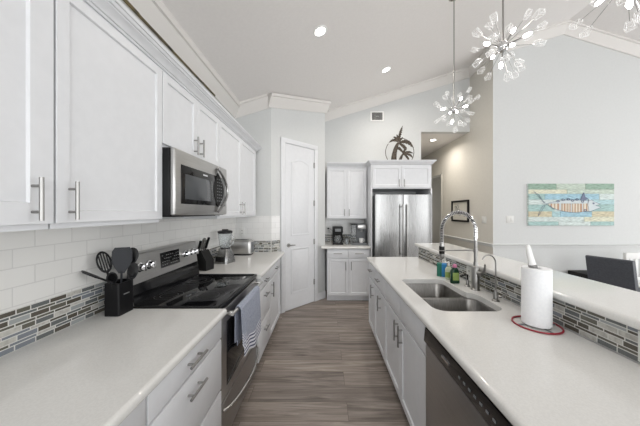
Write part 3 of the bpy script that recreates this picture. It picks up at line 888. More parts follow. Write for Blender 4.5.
# ------------------------------------------------------------------ back run
cabinet('base_cabinet', 'white base cabinet under the coffee makers on the back wall', (0.03, 4.02, 0), 0, 0.71, 0.61, 0, 0.876,
        [('drawer', 0.01, 0.355, 0.725, 0.862, (0.18, 0.80, 0.14)), ('drawer', 0.355, 0.70, 0.725, 0.862, (0.53, 0.80, 0.14)),
         ('door', 0.01, 0.355, 0.11, 0.715, (0.31, 0.60, 0.14)), ('door', 0.355, 0.70, 0.11, 0.715, (0.40, 0.60, 0.14))], 0.1)
cabinet('wall_cabinet', 'white double-door wall cabinet above the coffee makers', (0.03, 4.31, 0), 0, 0.71, 0.328, 1.358, 2.27,
        [('door', 0.01, 0.355, 1.37, 2.25, (0.315, 1.47, 0.12)), ('door', 0.355, 0.70, 1.37, 2.25, (0.395, 1.47, 0.12))])
tag(crown_run('x', '', [(0.03, 4.632), (0.03, 4.33), (0.742, 4.33)][1:], cab_p, z=2.271).build('cabinet_crown', cab_p), 'white crown moulding over the coffee nook wall cabinet', 'moulding')
counter('countertop', 'short pale quartz countertop under the coffee makers on back wall', -0.06, 0.742, 3.99, 4.628, face='-y',
        clip=[(-0.06, 4.005), (0.742, 4.005), (0.742, 4.628), (0.004, 4.628), (0.004, 4.225), (-0.06, 4.16)])

# fridge enclosure
FX0, FX1 = 0.748, 1.74
fe = cabinet('fridge_cabinet', 'white double-door cabinet enclosing the refrigerator', (FX0, 3.98, 0), 0, FX1 - FX0, 0.655, 1.862, 2.255,
             [('door', 0.02, (FX1 - FX0) / 2, 1.882, 2.232, (0.455, 1.95, 0.12)), ('door', (FX1 - FX0) / 2, FX1 - FX0 - 0.02, 1.882, 2.232, (0.537, 1.95, 0.12))])
MB().box(0.0, 0.02, 0.0, 0.655, 0, 1.861, 0.001).build('side_panel', cab_p, fe)
MB().box(FX1 - FX0 - 0.02, FX1 - FX0, 0.0, 0.655, 0, 1.861, 0.001).build('side_panel', cab_p, fe)
tag(crown_run('x', '', [(FX0, 4.24), (FX0, 3.98), (FX1, 3.98), (FX1, 4.63)], cab_p, [(a_ * 0.75, h_ * 0.8) for a_, h_ in KP], z=2.256).box(FX0 + 0.002, FX1 - 0.002, 4.0, 4.62, 2.257, 2.317).build('cabinet_crown', cab_p),
    'flared white crown moulding on top of the refrigerator cabinet', 'moulding')

fr = thing('refrigerator', 'stainless steel french door refrigerator on the back wall', 'refrigerator', (0.795, 3.86, 0))
FW = 0.895
MB().box(0.004, FW - 0.004, 0.085, 0.72, 0.03, 1.75, 0.003).box(0.05, FW - 0.05, 0.12, 0.6, 0, 0.03).build('body', grey_pl, fr)
for i, (a, c_) in enumerate(((0, FW / 2 - 0.0025), (FW / 2 + 0.0025, FW))):
    b = MB(); n = 10
    # softly bowed door front
    poly = [(a, 0.075, 0.70), (c_, 0.075, 0.70)]
    fl = []
    for k in range(n + 1):
        x = c_ - (c_ - a) * k / n
        tt = ((x - a) / (c_ - a)) * 2 - 1
        edge = 0.012 if k in (0, n) else 0
        fl.append((x, 0.007 * tt * tt + edge * 0.6, 0.70))
    b.prism(poly + fl, (0, 0, 1.055))
    dr_ = b.build('door', steel, fr)
    hx = FW / 2 - 0.035 if i == 0 else FW / 2 + 0.035
    hb = MB().cyl((hx, -0.052, 0.78), (hx, -0.052, 1.60), 0.011, seg=14)
    hb.cyl((hx, -0.052, 0.82), (hx, 0.01, 0.82), 0.008).cyl((hx, -0.052, 1.56), (hx, 0.01, 1.56), 0.008)
    hb.build('handle', nickel, dr_)
fz = MB().box(0, FW, 0.012, 0.075, 0.05, 0.69, 0.006).build('freezer_drawer', steel, fr)
MB().cyl((0.1, -0.05, 0.61), (FW - 0.1, -0.05, 0.61), 0.011, seg=14).cyl((0.14, -0.05, 0.61), (0.14, 0.02, 0.61), 0.008).cyl((FW - 0.14, -0.05, 0.61), (FW - 0.14, 0.02, 0.61), 0.008).build('handle', steel, fz)
MB().box(0.0, 0.07, 0.03, 0.11, 1.75, 1.772, 0.003).build('hinge_cover', grey_pl, fr)
MB().box(FW - 0.07, FW, 0.03, 0.11, 1.75, 1.772, 0.003).build('hinge_cover', grey_pl, fr)

# coffee makers
cm = thing('coffee_maker', 'black drip coffee maker with carafe, left of the two on back counter', 'coffee maker', (0.225, 4.36, 0.914))
MB().box(-0.09, 0.09, -0.12, 0.12, 0, 0.03, 0.008).box(-0.09, 0.09, 0.03, 0.12, 0.03, 0.29, 0.01).box(-0.09, 0.09, -0.12, 0.12, 0.20, 0.31, 0.012).build('body', blk, cm)
MB().lathe([(0.05, 0.032), (0.062, 0.05), (0.062, 0.11), (0.045, 0.15), (0.045, 0.16)], (0, -0.045, 0)).build('carafe', clear, cm)
MB().lathe([(0.046, 0.16), (0.048, 0.165), (0.046, 0.18), (0.01, 0.184)], (0, -0.045, 0)).tube([(0.045, -0.05, 0.15), (0.085, -0.06, 0.14), (0.085, -0.06, 0.07), (0.06, -0.05, 0.06)], 0.007, 8).build('carafe_handle', blk_m, cm)
MB().box(-0.05, 0.05, -0.123, -0.119, 0.225, 0.275, 0.001).build('button_panel', grey_pl, cm)
km = thing('coffee_maker', 'large two-tone pod coffee machine, right of the two on back counter', 'coffee maker', (0.582, 4.33, 0.914))
MB().box(-0.13, 0.15, -0.14, 0.15, 0, 0.03, 0.01).box(-0.03, 0.13, 0.0, 0.15, 0.03, 0.33, 0.012).box(-0.03, 0.13, -0.12, 0.1, 0.26, 0.36, 0.02).build('body', grey_pl, km)
MB().box(-0.02, 0.12, -0.125, -0.118, 0.28, 0.34, 0.002).build('front_panel', steel_h, km)
MB().box(-0.125, -0.035, -0.09, 0.13, 0.03, 0.345, 0.015).build('water_tank', clear, km)
MB().box(-0.13, -0.03, -0.095, 0.135, 0.345, 0.362, 0.005).build('tank_lid', blk, km)
MB().cyl((0.05, -0.07, 0.225), (0.05, -0.07, 0.262), 0.028, seg=16).build('spout', steel, km)
mg = thing('cup', 'white cup standing on the pod coffee machine tray', 'cup', (0.632, 4.262, 0.945))
MB().lathe([(0.028, 0), (0.036, 0.01), (0.04, 0.08), (0.037, 0.08), (0.033, 0.012), (0.0, 0.01)]).build('bowl', white_pl, mg)
MB().tube([(0.038, 0, 0.065), (0.062, 0, 0.06), (0.06, 0, 0.03), (0.035, 0, 0.022)], 0.004, 8).build('handle', white_pl, mg)
for i, (x, y_) in enumerate(((0.395, 4.42), (0.385, 4.30))):
    t = thing('glass_jar', ['small clear jar with dark lid behind, between the coffee makers', 'small clear jar with dark lid in front, between the coffee makers'][i], 'jar', (x, y_, 0.914), 0, 'jars between the coffee makers')
    MB().lathe([(0.028, 0), (0.032, 0.006), (0.032, 0.075), (0.024, 0.085)], seg=18).build('body', clear, t)
    MB().lathe([(0.027, 0.084), (0.027, 0.1), (0.02, 0.103)], seg=18).build('lid', grey_pl, t)
# paired plug cords and outlet at the left
plate('wall_outlet', 'white outlet with black plugs left of the drip coffee maker', 'outlet', (0.06, YB - 0.0092, 1.15), (1, 0, 0), (0, -1, 0), kind='outlet')
t = thing('power_cord', 'black plug and cord running from outlet to drip coffee maker', 'cord', (0.06, YB - 0.017, 1.17))
MB().box(-0.014, 0.014, -0.03, -0.001, -0.014, 0.014, 0.004).build('plug', blk, t)
MB().tube([(0, -0.028, 0), (0.03, -0.05, -0.002), (0.07, -0.06, -0.03), (0.10, -0.06, -0.12), (0.10, -0.09, -0.2)], 0.0035, 8).build('wire', blk, t)

# air vent
av = thing('air_vent', 'white framed air vent on the back wall', 'vent', (0.985, YB - 0.001, 3.29))
MB().box(-0.125, 0.125, -0.014, -0.0, -0.095, -0.072, 0.002).box(-0.125, 0.125, -0.014, 0, 0.072, 0.095, 0.002).box(-0.125, -0.10, -0.014, 0, -0.072, 0.072).box(0.10, 0.125, -0.014, 0, -0.072, 0.072).build('frame', white_pl, av)
MB().box(-0.10, 0.10, -0.003, 0, -0.072, 0.072).build('backing', blk_m, av)
lv = MB()
for k in range(9):
    lv.box(-0.10 + k * 0.0225, -0.094 + k * 0.0225, -0.012, -0.004, -0.072, 0.072)
lv.box(-0.02, 0.03, -0.0125, -0.0035, -0.002, 0.002)
lv.build('slat', mat('vent_slat', (0.5, 0.5, 0.49), 0.5), av)

# ------------------------------------------------------------------ palm sculpture
pm = thing('palm_sculpture', 'bronze metal palm tree sculpture in a ring atop refrigerator cabinet', 'sculpture', (1.285, 4.2, 2.3185))
S = 4.2 / 245


def pp(px, py, y=0.0):   # picture pixel to local point
    return Vector(((px - 399.5) * S, y, (159.2 - py) * S * 1.0))


ringc = pp(399.3, 148.3)
rp = [ringc + Vector((math.cos(a) * 0.243, 0, math.sin(a) * 0.243)) for a in [PI * 0.80 + (2 * PI * 0.93) * i / 48 for i in range(49)]]
rp = [Vector((p_.x, 0.0, max(p_.z, 0.004))) for p_ in rp]
MB().tube(rp, 0.0055, 8).build('ring', bronze, pm)


def trunk(pts, ws):
    b = MB(); loops = []
    for (x, y_), w in zip(pts, [w_ * 1.25 for w_ in ws]):
        c_ = pp(x, y_)
        loops.append([c_ + Vector((-w, -0.012, 0)), c_ + Vector((w, -0.012, 0)), c_ + Vector((w, 0.012, 0)), c_ + Vector((-w, 0.012, 0))])
    b.loft(loops); return b


trunk([(393.5, 159.2), (393.3, 155), (393.8, 150), (395, 145), (396.5, 141), (398, 138.5)], [0.042, 0.036, 0.031, 0.027, 0.022, 0.016]).build('trunk', bronze, pm)
trunk([(398.5, 159.2), (399.8, 155.5), (401.3, 152), (402.8, 149.5)], [0.026, 0.02, 0.016, 0.012]).build('trunk', bronze, pm)


def frond(pts, w0, y):
    """one feathered palm leaf along pts (picture pixels)"""
    b = MB(); P = [pp(x, y_) for x, y_ in pts]
    # densify
    D = []
    for i in range(len(P) - 1):
        for k in range(5): D.append(P[i].lerp(P[i + 1], k / 5))
    D.append(P[-1])
    n = len(D); up, dn = [], []
    for i, p_ in enumerate(D):
        t = (D[min(i + 1, n - 1)] - D[max(i - 1, 0)]).normalized(); nn = Vector((-t.z, 0, t.x))
        w = 1.5 * w0 * math.sin(PI * min(0.97, 0.12 + 0.85 * i / (n - 1))) ** 0.8
        j = 1.0 if i % 2 else 0.62
        up.append(p_ + nn * w * 0.55 * j + t * (0.006 * (i % 2))); dn.append(p_ - nn * w * j + t * (0.014 * (i % 2)))
    for i in range(n - 1):
        b.loft([[up[i] + Vector((0, y, 0)), up[i + 1] + Vector((0, y, 0)), dn[i + 1] + Vector((0, y, 0)), dn[i] + Vector((0, y, 0))],
                [up[i] + Vector((0, y + 0.006, 0)), up[i + 1] + Vector((0, y + 0.006, 0)), dn[i + 1] + Vector((0, y + 0.006, 0)), dn[i] + Vector((0, y + 0.006, 0))]])
    return b.build('frond', bronze, pm)


for i, (pts, w) in enumerate((
        ([(398, 138), (398.3, 133), (399.8, 127.5), (401.5, 122.8)], 0.024), ([(398, 138), (395, 137), (392, 136.8), (389, 138.5)], 0.024),
        ([(398, 138), (396, 135.5), (394.5, 134), (393, 133.5)], 0.018), ([(398, 138), (397, 134.5), (396.5, 132.5), (396.2, 131)], 0.014),
        ([(398.5, 138), (400.5, 135), (402, 133.5)], 0.016), ([(399, 138.5), (404, 137), (409, 138.3), (412.8, 143.5)], 0.034),
        ([(399, 139.5), (403, 141.5), (405.5, 144.5), (404.5, 147)], 0.03), ([(402.8, 149), (399.5, 145.5), (398, 144.5), (397, 145.5)], 0.026),
        ([(402.8, 149), (406, 147.8), (409.5, 147.8), (412.5, 149)], 0.018), ([(403, 149.3), (407, 149.5), (410.5, 151), (412.5, 153.5)], 0.02),
        ([(403, 149.5), (406, 151.5), (408, 154), (409, 157)], 0.02), ([(402.8, 149), (404, 146), (406, 144.5)], 0.02))):
    frond(pts, w, -0.014 + 0.0022 * i)

# ------------------------------------------------------------------ island
RR = -PI / 2
IX = 0.545
GI = 'white cabinets along the island aisle side'
ID = 0.60


def icab(name, label, y_far, w, fronts, cat='cabinet'):
    return cabinet(name, label, (IX, y_far, 0), RR, w, ID, 0, 0.876, fronts, 0.1, isl_p, group=GI)


icab('island_cabinet', 'farthest island cabinet, nearest to the refrigerator, drawer over door', 3.06, 0.36,
     [('drawer', 0.0, 0.36, 0.70, 0.866, (0.18, 0.79, 0.12)), ('door', 0, 0.36, 0.11, 0.69, (0.30, 0.585, 0.15))])
icab('island_cabinet', 'second island cabinet from the refrigerator end, drawer over door', 2.70, 0.45,
     [('drawer', 0.0, 0.45, 0.70, 0.866, (0.225, 0.79, 0.12)), ('door', 0, 0.45, 0.11, 0.69, (0.30, 0.585, 0.15))])
# sink base with an open top around the bowls
sbx = thing('sink_cabinet', 'double-door white island cabinet under the sink next to dishwasher', 'cabinet', (IX, 2.25, 0), RR, GI)
b = MB().box(0.0015, 0.02, 0.0205, ID, 0.1, 0.876).box(0.92, 0.9385, 0.0205, ID, 0.1, 0.876).box(0.02, 0.92, 0.0205, ID, 0.1, 0.12).box(0.02, 0.92, 0.0205, 0.04, 0.12, 0.876).box(0.0015, 0.9385, 0.085, ID, 0, 0.1)
b.build('body', isl_p, sbx)
for i, (x0, x1) in enumerate(((0, 0.47), (0.47, 0.94))):
    MB().box(x0 + 0.002, x1 - 0.002, 0, 0.02, 0.70, 0.866, 0.004).build('false_front', isl_p, sbx)
    o = MB().shaker(x0 + 0.002, x1 - 0.002, 0.11, 0.69, 0).build('door', isl_p, sbx)
    pull(o, 0.425 if i == 0 else 0.52, 0.60, 0.15, True)
icab('island_cabinet', 'island cabinet on the camera side of the dishwasher', 0.70, 0.9,
     [('drawer', 0.0, 0.9, 0.70, 0.866, (0.45, 0.79, 0.16)), ('door', 0, 0.45, 0.11, 0.69, (0.40, 0.585, 0.15)), ('door', 0.45, 0.9, 0.11, 0.69, (0.50, 0.585, 0.15))])

dw = thing('dishwasher', 'stainless dishwasher with black control strip in the island', 'dishwasher', (IX, 1.307, 0), RR)
MB().box(0.004, 0.602, 0.03, 0.58, 0.1, 0.872).box(0.02, 0.58, 0.08, 0.5, 0, 0.1).build('body', blk, dw)
dd = MB().box(0.006, 0.598, -0.012, 0.03, 0.11, 0.782, 0.005).build('door', steel_dk, dw)
cpd = MB()
cpd.prism([(0.006, -0.020, 0.80), (0.006, -0.014, 0.868), (0.006, 0.03, 0.868), (0.006, 0.03, 0.786), (0.006, -0.012, 0.786)], (0.592, 0, 0))
cpo = cpd.build('control_strip', blk_gl, dw)
MB().box(0.20, 0.265, -0.0205, -0.0165, 0.826, 0.834).build('maker_mark', chrome, cpo)
for k in range(7):
    MB().box(0.34 + k * 0.033, 0.353 + k * 0.033, -0.0195, -0.0165, 0.826, 0.834).build('button', grey_pl, cpo)

# knee wall behind the island counter carrying the raised bar
st(MB().box(1.18, 1.30, -0.4, 3.08, 0, 1.048).build('wall_island', cab_p), 'white half wall behind the island counter')
st(mosaic('trim_13', -0.4, 3.075, 0.915, 1.047, lambda u, t, z: (1.18 - t, u, z), seed=11), 'glass mosaic strip behind the island counter')

# island counter with two bowl cut-outs
BZ, TZ = 0.878, 0.914
bowl_far = (0.635, 0.985, 1.732, 2.065, 0.06)
bowl_near = (0.635, 1.045, 1.395, 1.702, 0.075)
b = MB()
bm = b.bm


def loop_edges(pts):
    vs = [bm.verts.new(p) for p in pts]
    return [bm.edges.new((vs[i], vs[(i + 1) % len(vs)])) for i in range(len(vs))]


ed = loop_edges([(0.539, -0.4, TZ), (1.169, -0.4, TZ), (1.169, 3.085, TZ), (0.539, 3.085, TZ)])
far_l, near_l = rrect(*bowl_far[:4], 0.06, TZ, 7), rrect(*bowl_near[:4], 0.08, TZ, 7)
cut = far_l[:16] + [(0.635, 1.70, TZ)] + near_l[16:] + [(1.045, 1.64, TZ), (1.04, 1.68, TZ), (1.022, 1.708, TZ), (0.995, 1.725, TZ), (0.986, 1.76, TZ)]
ed += loop_edges(cut)
bmesh.ops.triangle_fill(bm, edges=ed, use_beauty=True)
ex = bmesh.ops.extrude_face_region(bm, geom=bm.faces[:])
for v in [g_ for g_ in ex['geom'] if isinstance(g_, bmesh.types.BMVert)]:
    v.co.z = BZ
b.prism([(0.539 + a, -0.4, BZ + h) for a, h in EDGE], (0, 3.485, 0))
tag(b.build('countertop', quartz), 'long pale quartz island countertop around the double sink', 'countertop', 'pale quartz counters')
# raised bar
b = MB()
b.box(1.155, 1.55, -0.5, 3.12, 1.049, 1.085)
b.prism([(1.155 + a, -0.5, 1.049 + h) for a, h in EDGE], (0, 3.62, 0))
tag(b.build('bar_top', quartz), 'raised pale quartz bar ledge above the mosaic along the island', 'countertop')

# sink
sk = thing('sink', 'undermount stainless double bowl sink in the island', 'sink', (0, 0, 0))
for (x0, x1, y0, y1, r) in (bowl_far, bowl_near):
    o = 0.004
    L = [rrect(x0 - 0.02, x1 + 0.02, y0 - 0.0145, y1 + 0.0145, r + 0.015, 0.8765, 7), rrect(x0 - o, x1 + o, y0 - o, y1 + o, r, 0.8765, 7), rrect(x0 - o + 0.004, x1 + o - 0.004, y0, y1, r, 0.868, 7),
         rrect(x0 + 0.006, x1 - 0.006, y0 + 0.006, y1 - 0.006, r, 0.73, 7), rrect(x0 + 0.03, x1 - 0.03, y0 + 0.03, y1 - 0.03, r * 0.8, 0.695, 7),
         rrect((x0 + x1) / 2 - 0.05, (x0 + x1) / 2 + 0.05, (y0 + y1) / 2 - 0.05, (y0 + y1) / 2 + 0.05, 0.048, 0.69, 7)]
    q = MB(); q.loft(L, 0, False, True)
    bo = q.build('bowl', sink_s, sk)
    MB().lathe([(0.045, 0.6905), (0.045, 0.6935), (0.035, 0.694), (0.03, 0.692), (0.0, 0.692)], ((x0 + x1) / 2, (y0 + y1) / 2, 0)).build('drain', chrome, bo)

MB().box(0.642, 1.0, 1.7075, 1.7265, 0.866, 0.8778, 0.003, 0, 2).build('divider', sink_s, sk)

# main faucet
fa = thing('faucet', 'tall brushed nickel spring-neck pull-down faucet behind the sink', 'faucet', (1.097, 1.785, 0.914))
MB().lathe([(0.031, 0), (0.031, 0.006), (0.027, 0.01), (0.0255, 0.012), (0.0255, 0.165), (0.022, 0.17), (0.016, 0.175), (0.014, 0.20)], seg=24).build('base_column', nickel, fa)
MB().cyl((0, 0, 0.17), (0, 0, 0.40), 0.0115, seg=16).build('riser', nickel, fa)
# arch in the plane leaning toward the basin
AX = Vector((-1, 0.0, 0)); R_ = 0.123
neck = [Vector((0, 0, 0.36 + 0.02 * i)) for i in range(4)] + [Vector((0, 0, 0.43)) + AX * (R_ - R_ * math.cos(PI * i / 24)) + Vector((0, 0, 0.133 * math.sin(PI * i / 24))) for i in range(1, 25)]
tip = neck[-1]
neck += [tip - Vector((0, 0, 0.0125 * i)) for i in range(1, 9)]
MB().tube(neck, 0.0085, 10).build('hose', blk_m, fa)
# the spring coil around the hose
cum = [0]
for a_, b_ in zip(neck, neck[1:]): cum.append(cum[-1] + (b_ - a_).length)


def along(s):
    for i in range(len(neck) - 1):
        if s <= cum[i + 1]:
            f = (s - cum[i]) / (cum[i + 1] - cum[i]); return neck[i].lerp(neck[i + 1], f), (neck[i + 1] - neck[i]).normalized()
    return neck[-1], (neck[-1] - neck[-2]).normalized()


turns = int(cum[-1] / 0.0115); coil = []
for k in range(turns * 8):
    s = cum[-1] * k / (turns * 8)
    p_, t_ = along(s); u_ = Vector((0, 1, 0)); w_ = t_.cross(u_).normalized(); a_ = 2 * PI * k / 8
    coil.append(p_ + u_ * math.cos(a_) * 0.0125 + w_ * math.sin(a_) * 0.0125)
MB().tube(coil, 0.003, 5).build('spring', chrome, fa)
hx = tip.x
MB().lathe([(0.010, 0.225), (0.015, 0.235), (0.017, 0.25), (0.0165, 0.32), (0.014, 0.335), (0.012, 0.35)], (hx, 0, 0), 20).build('spray_head', nickel, fa)
MB().lathe([(0.0178, 0.262), (0.0188, 0.267), (0.0188, 0.312), (0.0178, 0.317)], (hx, 0, 0), 20).build('spray_grip', blk_m, fa)
MB().cyl((-0.005, 0, 0.287), (hx + 0.012, 0, 0.287), 0.0048, seg=10).tube([Vector((hx, 0, 0.287)) + Vector((math.cos(a * PI / 8), math.sin(a * PI / 8), 0)) * 0.021 for a in range(16)], 0.004, 8, closed=True).cyl((0, 0, 0.274), (0, 0, 0.300), 0.0155, seg=16).build('support_arm', nickel, fa)
MB().cyl((0.006, -0.018, 0.125), (0.018, -0.052, 0.125), 0.017, seg=18).tube([(0.016, -0.048, 0.13), (0.022, -0.066, 0.155), (0.022, -0.072, 0.20)], [0.008, 0.007, 0.006], 10).build('lever', nickel, fa)

# small drinking water tap
wt = thing('water_tap', 'small chrome gooseneck drinking water tap right of the main faucet', 'faucet', (1.087, 1.56, 0.914))
MB().lathe([(0.022, 0), (0.022, 0.005), (0.014, 0.01), (0.0125, 0.05), (0.009, 0.058), (0.006, 0.07)], seg=20).build('base', nickel, wt)
gp = [Vector((0, 0, 0.05 + 0.03 * i)) for i in range(7)] + [Vector((-0.045 + 0.045 * math.cos(PI * i / 14), 0, 0.24 + 0.052 * math.sin(PI * i / 14))) for i in range(1, 13)]
MB().tube(gp, 0.0048, 10).build('spout', nickel, wt)
MB().cyl((0.004, -0.008, 0.035), (0.014, -0.030, 0.035), 0.0075, seg=12).tube([(0.014, -0.028, 0.035), (0.022, -0.045, 0.05), (0.030, -0.055, 0.062)], 0.0045, 8).build('lever', nickel, wt)

# sink side items
sp = thing('sponge_pack', 'green and blue scrub sponge pack standing behind the sink', 'sponge', (1.035, 2.17, 0.914), -0.5)
MB().box(-0.038, 0.000, -0.035, 0.035, 0, 0.112, 0.003).build('green_sponge', green_p, sp)
MB().box(0.001, 0.038, -0.035, 0.035, 0, 0.112, 0.003).build('blue_sponge', blue_p, sp)
bt = thing('soap_bottle', 'pale green soap bottle with white pump beside the sponges', 'bottle', (1.040, 2.06, 0.914))
MB().lathe([(0.024, 0), (0.027, 0.005), (0.027, 0.085), (0.02, 0.1), (0.011, 0.107), (0.011, 0.115)]).build('body', pgreen, bt)
MB().lathe([(0.0275, 0.02), (0.0278, 0.022), (0.0278, 0.062), (0.0275, 0.064)]).build('wrapper', lime, bt)
MB().cyl((0, 0, 0.115), (0, 0, 0.14), 0.008).box(-0.03, 0.008, -0.006, 0.006, 0.138, 0.148, 0.003).build('pump', white_pl, bt)
bt = thing('dish_soap_bottle', 'dark green dish soap bottle with pink cap left of faucet', 'bottle', (1.035, 1.955, 0.914))
q = MB()
q.loft([rrect(-0.034, 0.034, -0.018, 0.018, 0.015, 0.0), rrect(-0.036, 0.036, -0.02, 0.02, 0.016, 0.01), rrect(-0.031, 0.031, -0.018, 0.018, 0.015, 0.06), rrect(-0.034, 0.034, -0.019, 0.019, 0.015, 0.09), rrect(-0.02, 0.02, -0.014, 0.014, 0.012, 0.118), rrect(-0.011, 0.011, -0.011, 0.011, 0.01, 0.125)])
q.build('body', dkgreen, bt)
MB().box(-0.024, 0.024, -0.0205, -0.016, 0.025, 0.085, 0.001).build('wrapper', lime, bt)
MB().lathe([(0.014, 0.124), (0.016, 0.128), (0.015, 0.142), (0.008, 0.15)], seg=16).build('cap', pink, bt)
sd = thing('soap_dispenser', 'small built-in nickel soap dispenser with black pump left of faucet', 'soap dispenser', (1.087, 1.868, 0.914))
MB().lathe([(0.02, 0), (0.02, 0.005), (0.012, 0.01), (0.011, 0.045), (0.008, 0.05)], seg=18).build('base', nickel, sd)
MB().cyl((0, 0, 0.045), (0, 0, 0.085), 0.006).tube([(0.004, 0, 0.085), (-0.02, 0, 0.087), (-0.05, 0, 0.078)], 0.006, 8).build('pump', blk, sd)
plate('wall_outlet', 'white outlet on the mosaic beside the sponge pack', 'outlet', (1.1702, 2.40, 0.982), (0, -1, 0), (-1, 0, 0), kind='outlet', group='outlets on the island mosaic')
plate('wall_outlet', 'white outlet on the mosaic just behind the soap dispenser', 'outlet', (1.1702, 1.98, 0.982), (0, -1, 0), (-1, 0, 0), kind='outlet', group='outlets on the island mosaic')
plate('wall_outlet', 'white outlet on the mosaic at the right edge of the photo', 'outlet', (1.1702, 0.875, 0.982), (0, -1, 0), (-1, 0, 0), kind='outlet', group='outlets on the island mosaic')

# paper towel
PT = (1.057, 1.225, 0.914)
ph = thing('paper_towel_holder', 'red wire ring paper towel holder with white tapered handle on island', 'paper towel holder', PT)
MB().tube([Vector((0.097 * math.cos(2 * PI * i / 40), 0.097 * math.sin(2 * PI * i / 40), 0.0045)) for i in range(40)], 0.0042, 8, closed=True).build('ring_base', red_w, ph)
MB().tube([(-0.096, 0, 0.0045), (0, 0, 0.0045), (0.096, 0, 0.0045)], 0.0038, 8).tube([(0, -0.096, 0.0045), (0, 0, 0.0045), (0, 0.096, 0.0045)], 0.0038, 8).cyl((0, 0, 0.004), (0, 0, 0.29), 0.006, seg=12).build('rod', grey_pl, ph)
MB().lathe([(0.016, 0.287), (0.018, 0.29), (0.018, 0.300), (0.014, 0.304)], (-0.018, 0, 0), 20).build('collar', steel, ph)
MB().tube([(-0.017, 0, 0.29), (-0.028, 0.0, 0.33), (-0.038, 0, 0.37), (-0.042, 0, 0.396), (-0.043, 0, 0.402)], [0.016, 0.0145, 0.012, 0.0095, 0.005], 14, flat=0.9).build('handle', white_pl, ph)
pr = thing('paper_towel_roll', 'white paper towel roll standing on the island counter', 'paper towel', (PT[0], PT[1], PT[2] + 0.009))
PR = 0.060
prof = [(0.02, 0.0), (PR - 0.0015, 0.0), (PR, 0.002), (PR, 0.276), (PR - 0.0015, 0.278), (0.021, 0.278), (0.02, 0.277)]
MB().lathe(prof, seg=48, loop=True).build('roll', paper, pr)
MB().prism([(PR + x_, y_, 0.001) for x_, y_ in ((-0.010, -0.034), (0.0005, -0.01), (0.001, 0.01), (0.001, 0.03), (-0.0003, 0.03), (-0.0003, 0.01), (-0.001, -0.01), (-0.011, -0.034))], (0, 0, 0.275)).build('loose_sheet', paper, pr)

# ------------------------------------------------------------------ dining side
art = thing('wall_art', 'wide reclaimed plank picture of a striped fish on the right wall', 'picture', (3.992, YP - 0.002, 1.60))
AW, AH = 1.39, 0.68
pal = [mat('plank_pale_green', (0.50, 0.58, 0.50), 0.7), mat('plank_teal', (0.36, 0.52, 0.50), 0.7), mat('plank_aqua', (0.42, 0.60, 0.62), 0.7),
       mat('plank_cream', (0.66, 0.66, 0.52), 0.7), mat('plank_sand', (0.58, 0.53, 0.38), 0.7), mat('plank_sky', (0.34, 0.53, 0.62), 0.7), mat('plank_mist', (0.60, 0.68, 0.66), 0.7), mat('plank_moss', (0.28, 0.40, 0.32), 0.7)]
for i_, m_ in enumerate(pal):
    cc = m_.node_tree.nodes['Principled BSDF'].inputs['Base Color'].default_value
    c0 = tuple(cc)[:3]
    noise_mix(m_, tuple(x * 0.62 for x in c0), tuple(min(1, x * 1.2) for x in c0), 5, 6, (3, 1, 26), lo=0.3, hi=0.62)
b = MB()
b.box(-AW / 2, AW / 2, -0.022, 0, -AH / 2, AH / 2, 0, 6)
rows = [(0.34, 0.245, [(-1, -.35, 7), (-.35, .33, 0), (.33, 1, 7)]), (0.245, 0.175, [(-1, -.1, 3), (-.1, 1, 0)]), (0.175, 0.08, [(-1, -.62, 1), (-.62, .65, 5), (.65, 1, 6)]),
        (0.08, 0.0, [(-1, -.1, 6), (-.1, .5, 2), (.5, 1, 2)]), (0.0, -0.11, [(-1, -.4, 1), (-.4, .2, 6), (.2, 1, 1)]), (-0.11, -0.20, [(-1, -.45, 4), (-.45, -.26, 2), (-.26, .48, 5), (.48, 1, 4)]),
        (-0.20, -0.275, [(-1, .3, 6), (.3, 1, 3)]), (-0.275, -0.34, [(-1, -.3, 1), (-.3, .45, 6), (.45, 1, 1)])]
for zt_, zb_, seg in rows:
    for a, c_, mi in seg:
        b.box(a * AW / 2 + 0.002, c_ * AW / 2 - 0.002, -0.030, -0.02, zb_ + 0.0015, zt_ - 0.0015, 0.002, mi, 1)
b.build('plank_panel', pal, art)
# fish applique
SC = AW / 545.0


def ap(x, z):       # from a 640-wide crop of the picture
    return ((x - 318) * SC, 0, (190 - z) * SC)


fm = [mat('fish_cream', (0.72, 0.66, 0.55), 0.7), mat('fish_rust', (0.48, 0.30, 0.20), 0.7), mat('fish_indigo', (0.16, 0.19, 0.28), 0.7), mat('fish_tan', (0.50, 0.40, 0.30), 0.7), mat('fish_silver', (0.60, 0.66, 0.68), 0.7)]


def top(x): return 183 - 24 * math.sin(max(0, min(1, (x - 165) / 330)) * PI) ** 0.8 * (0.9 if x < 400 else 1.0)
def bot(x): return 190 + 50 * math.sin(max(0, min(1, (x - 165) / 345)) * PI) ** 0.7


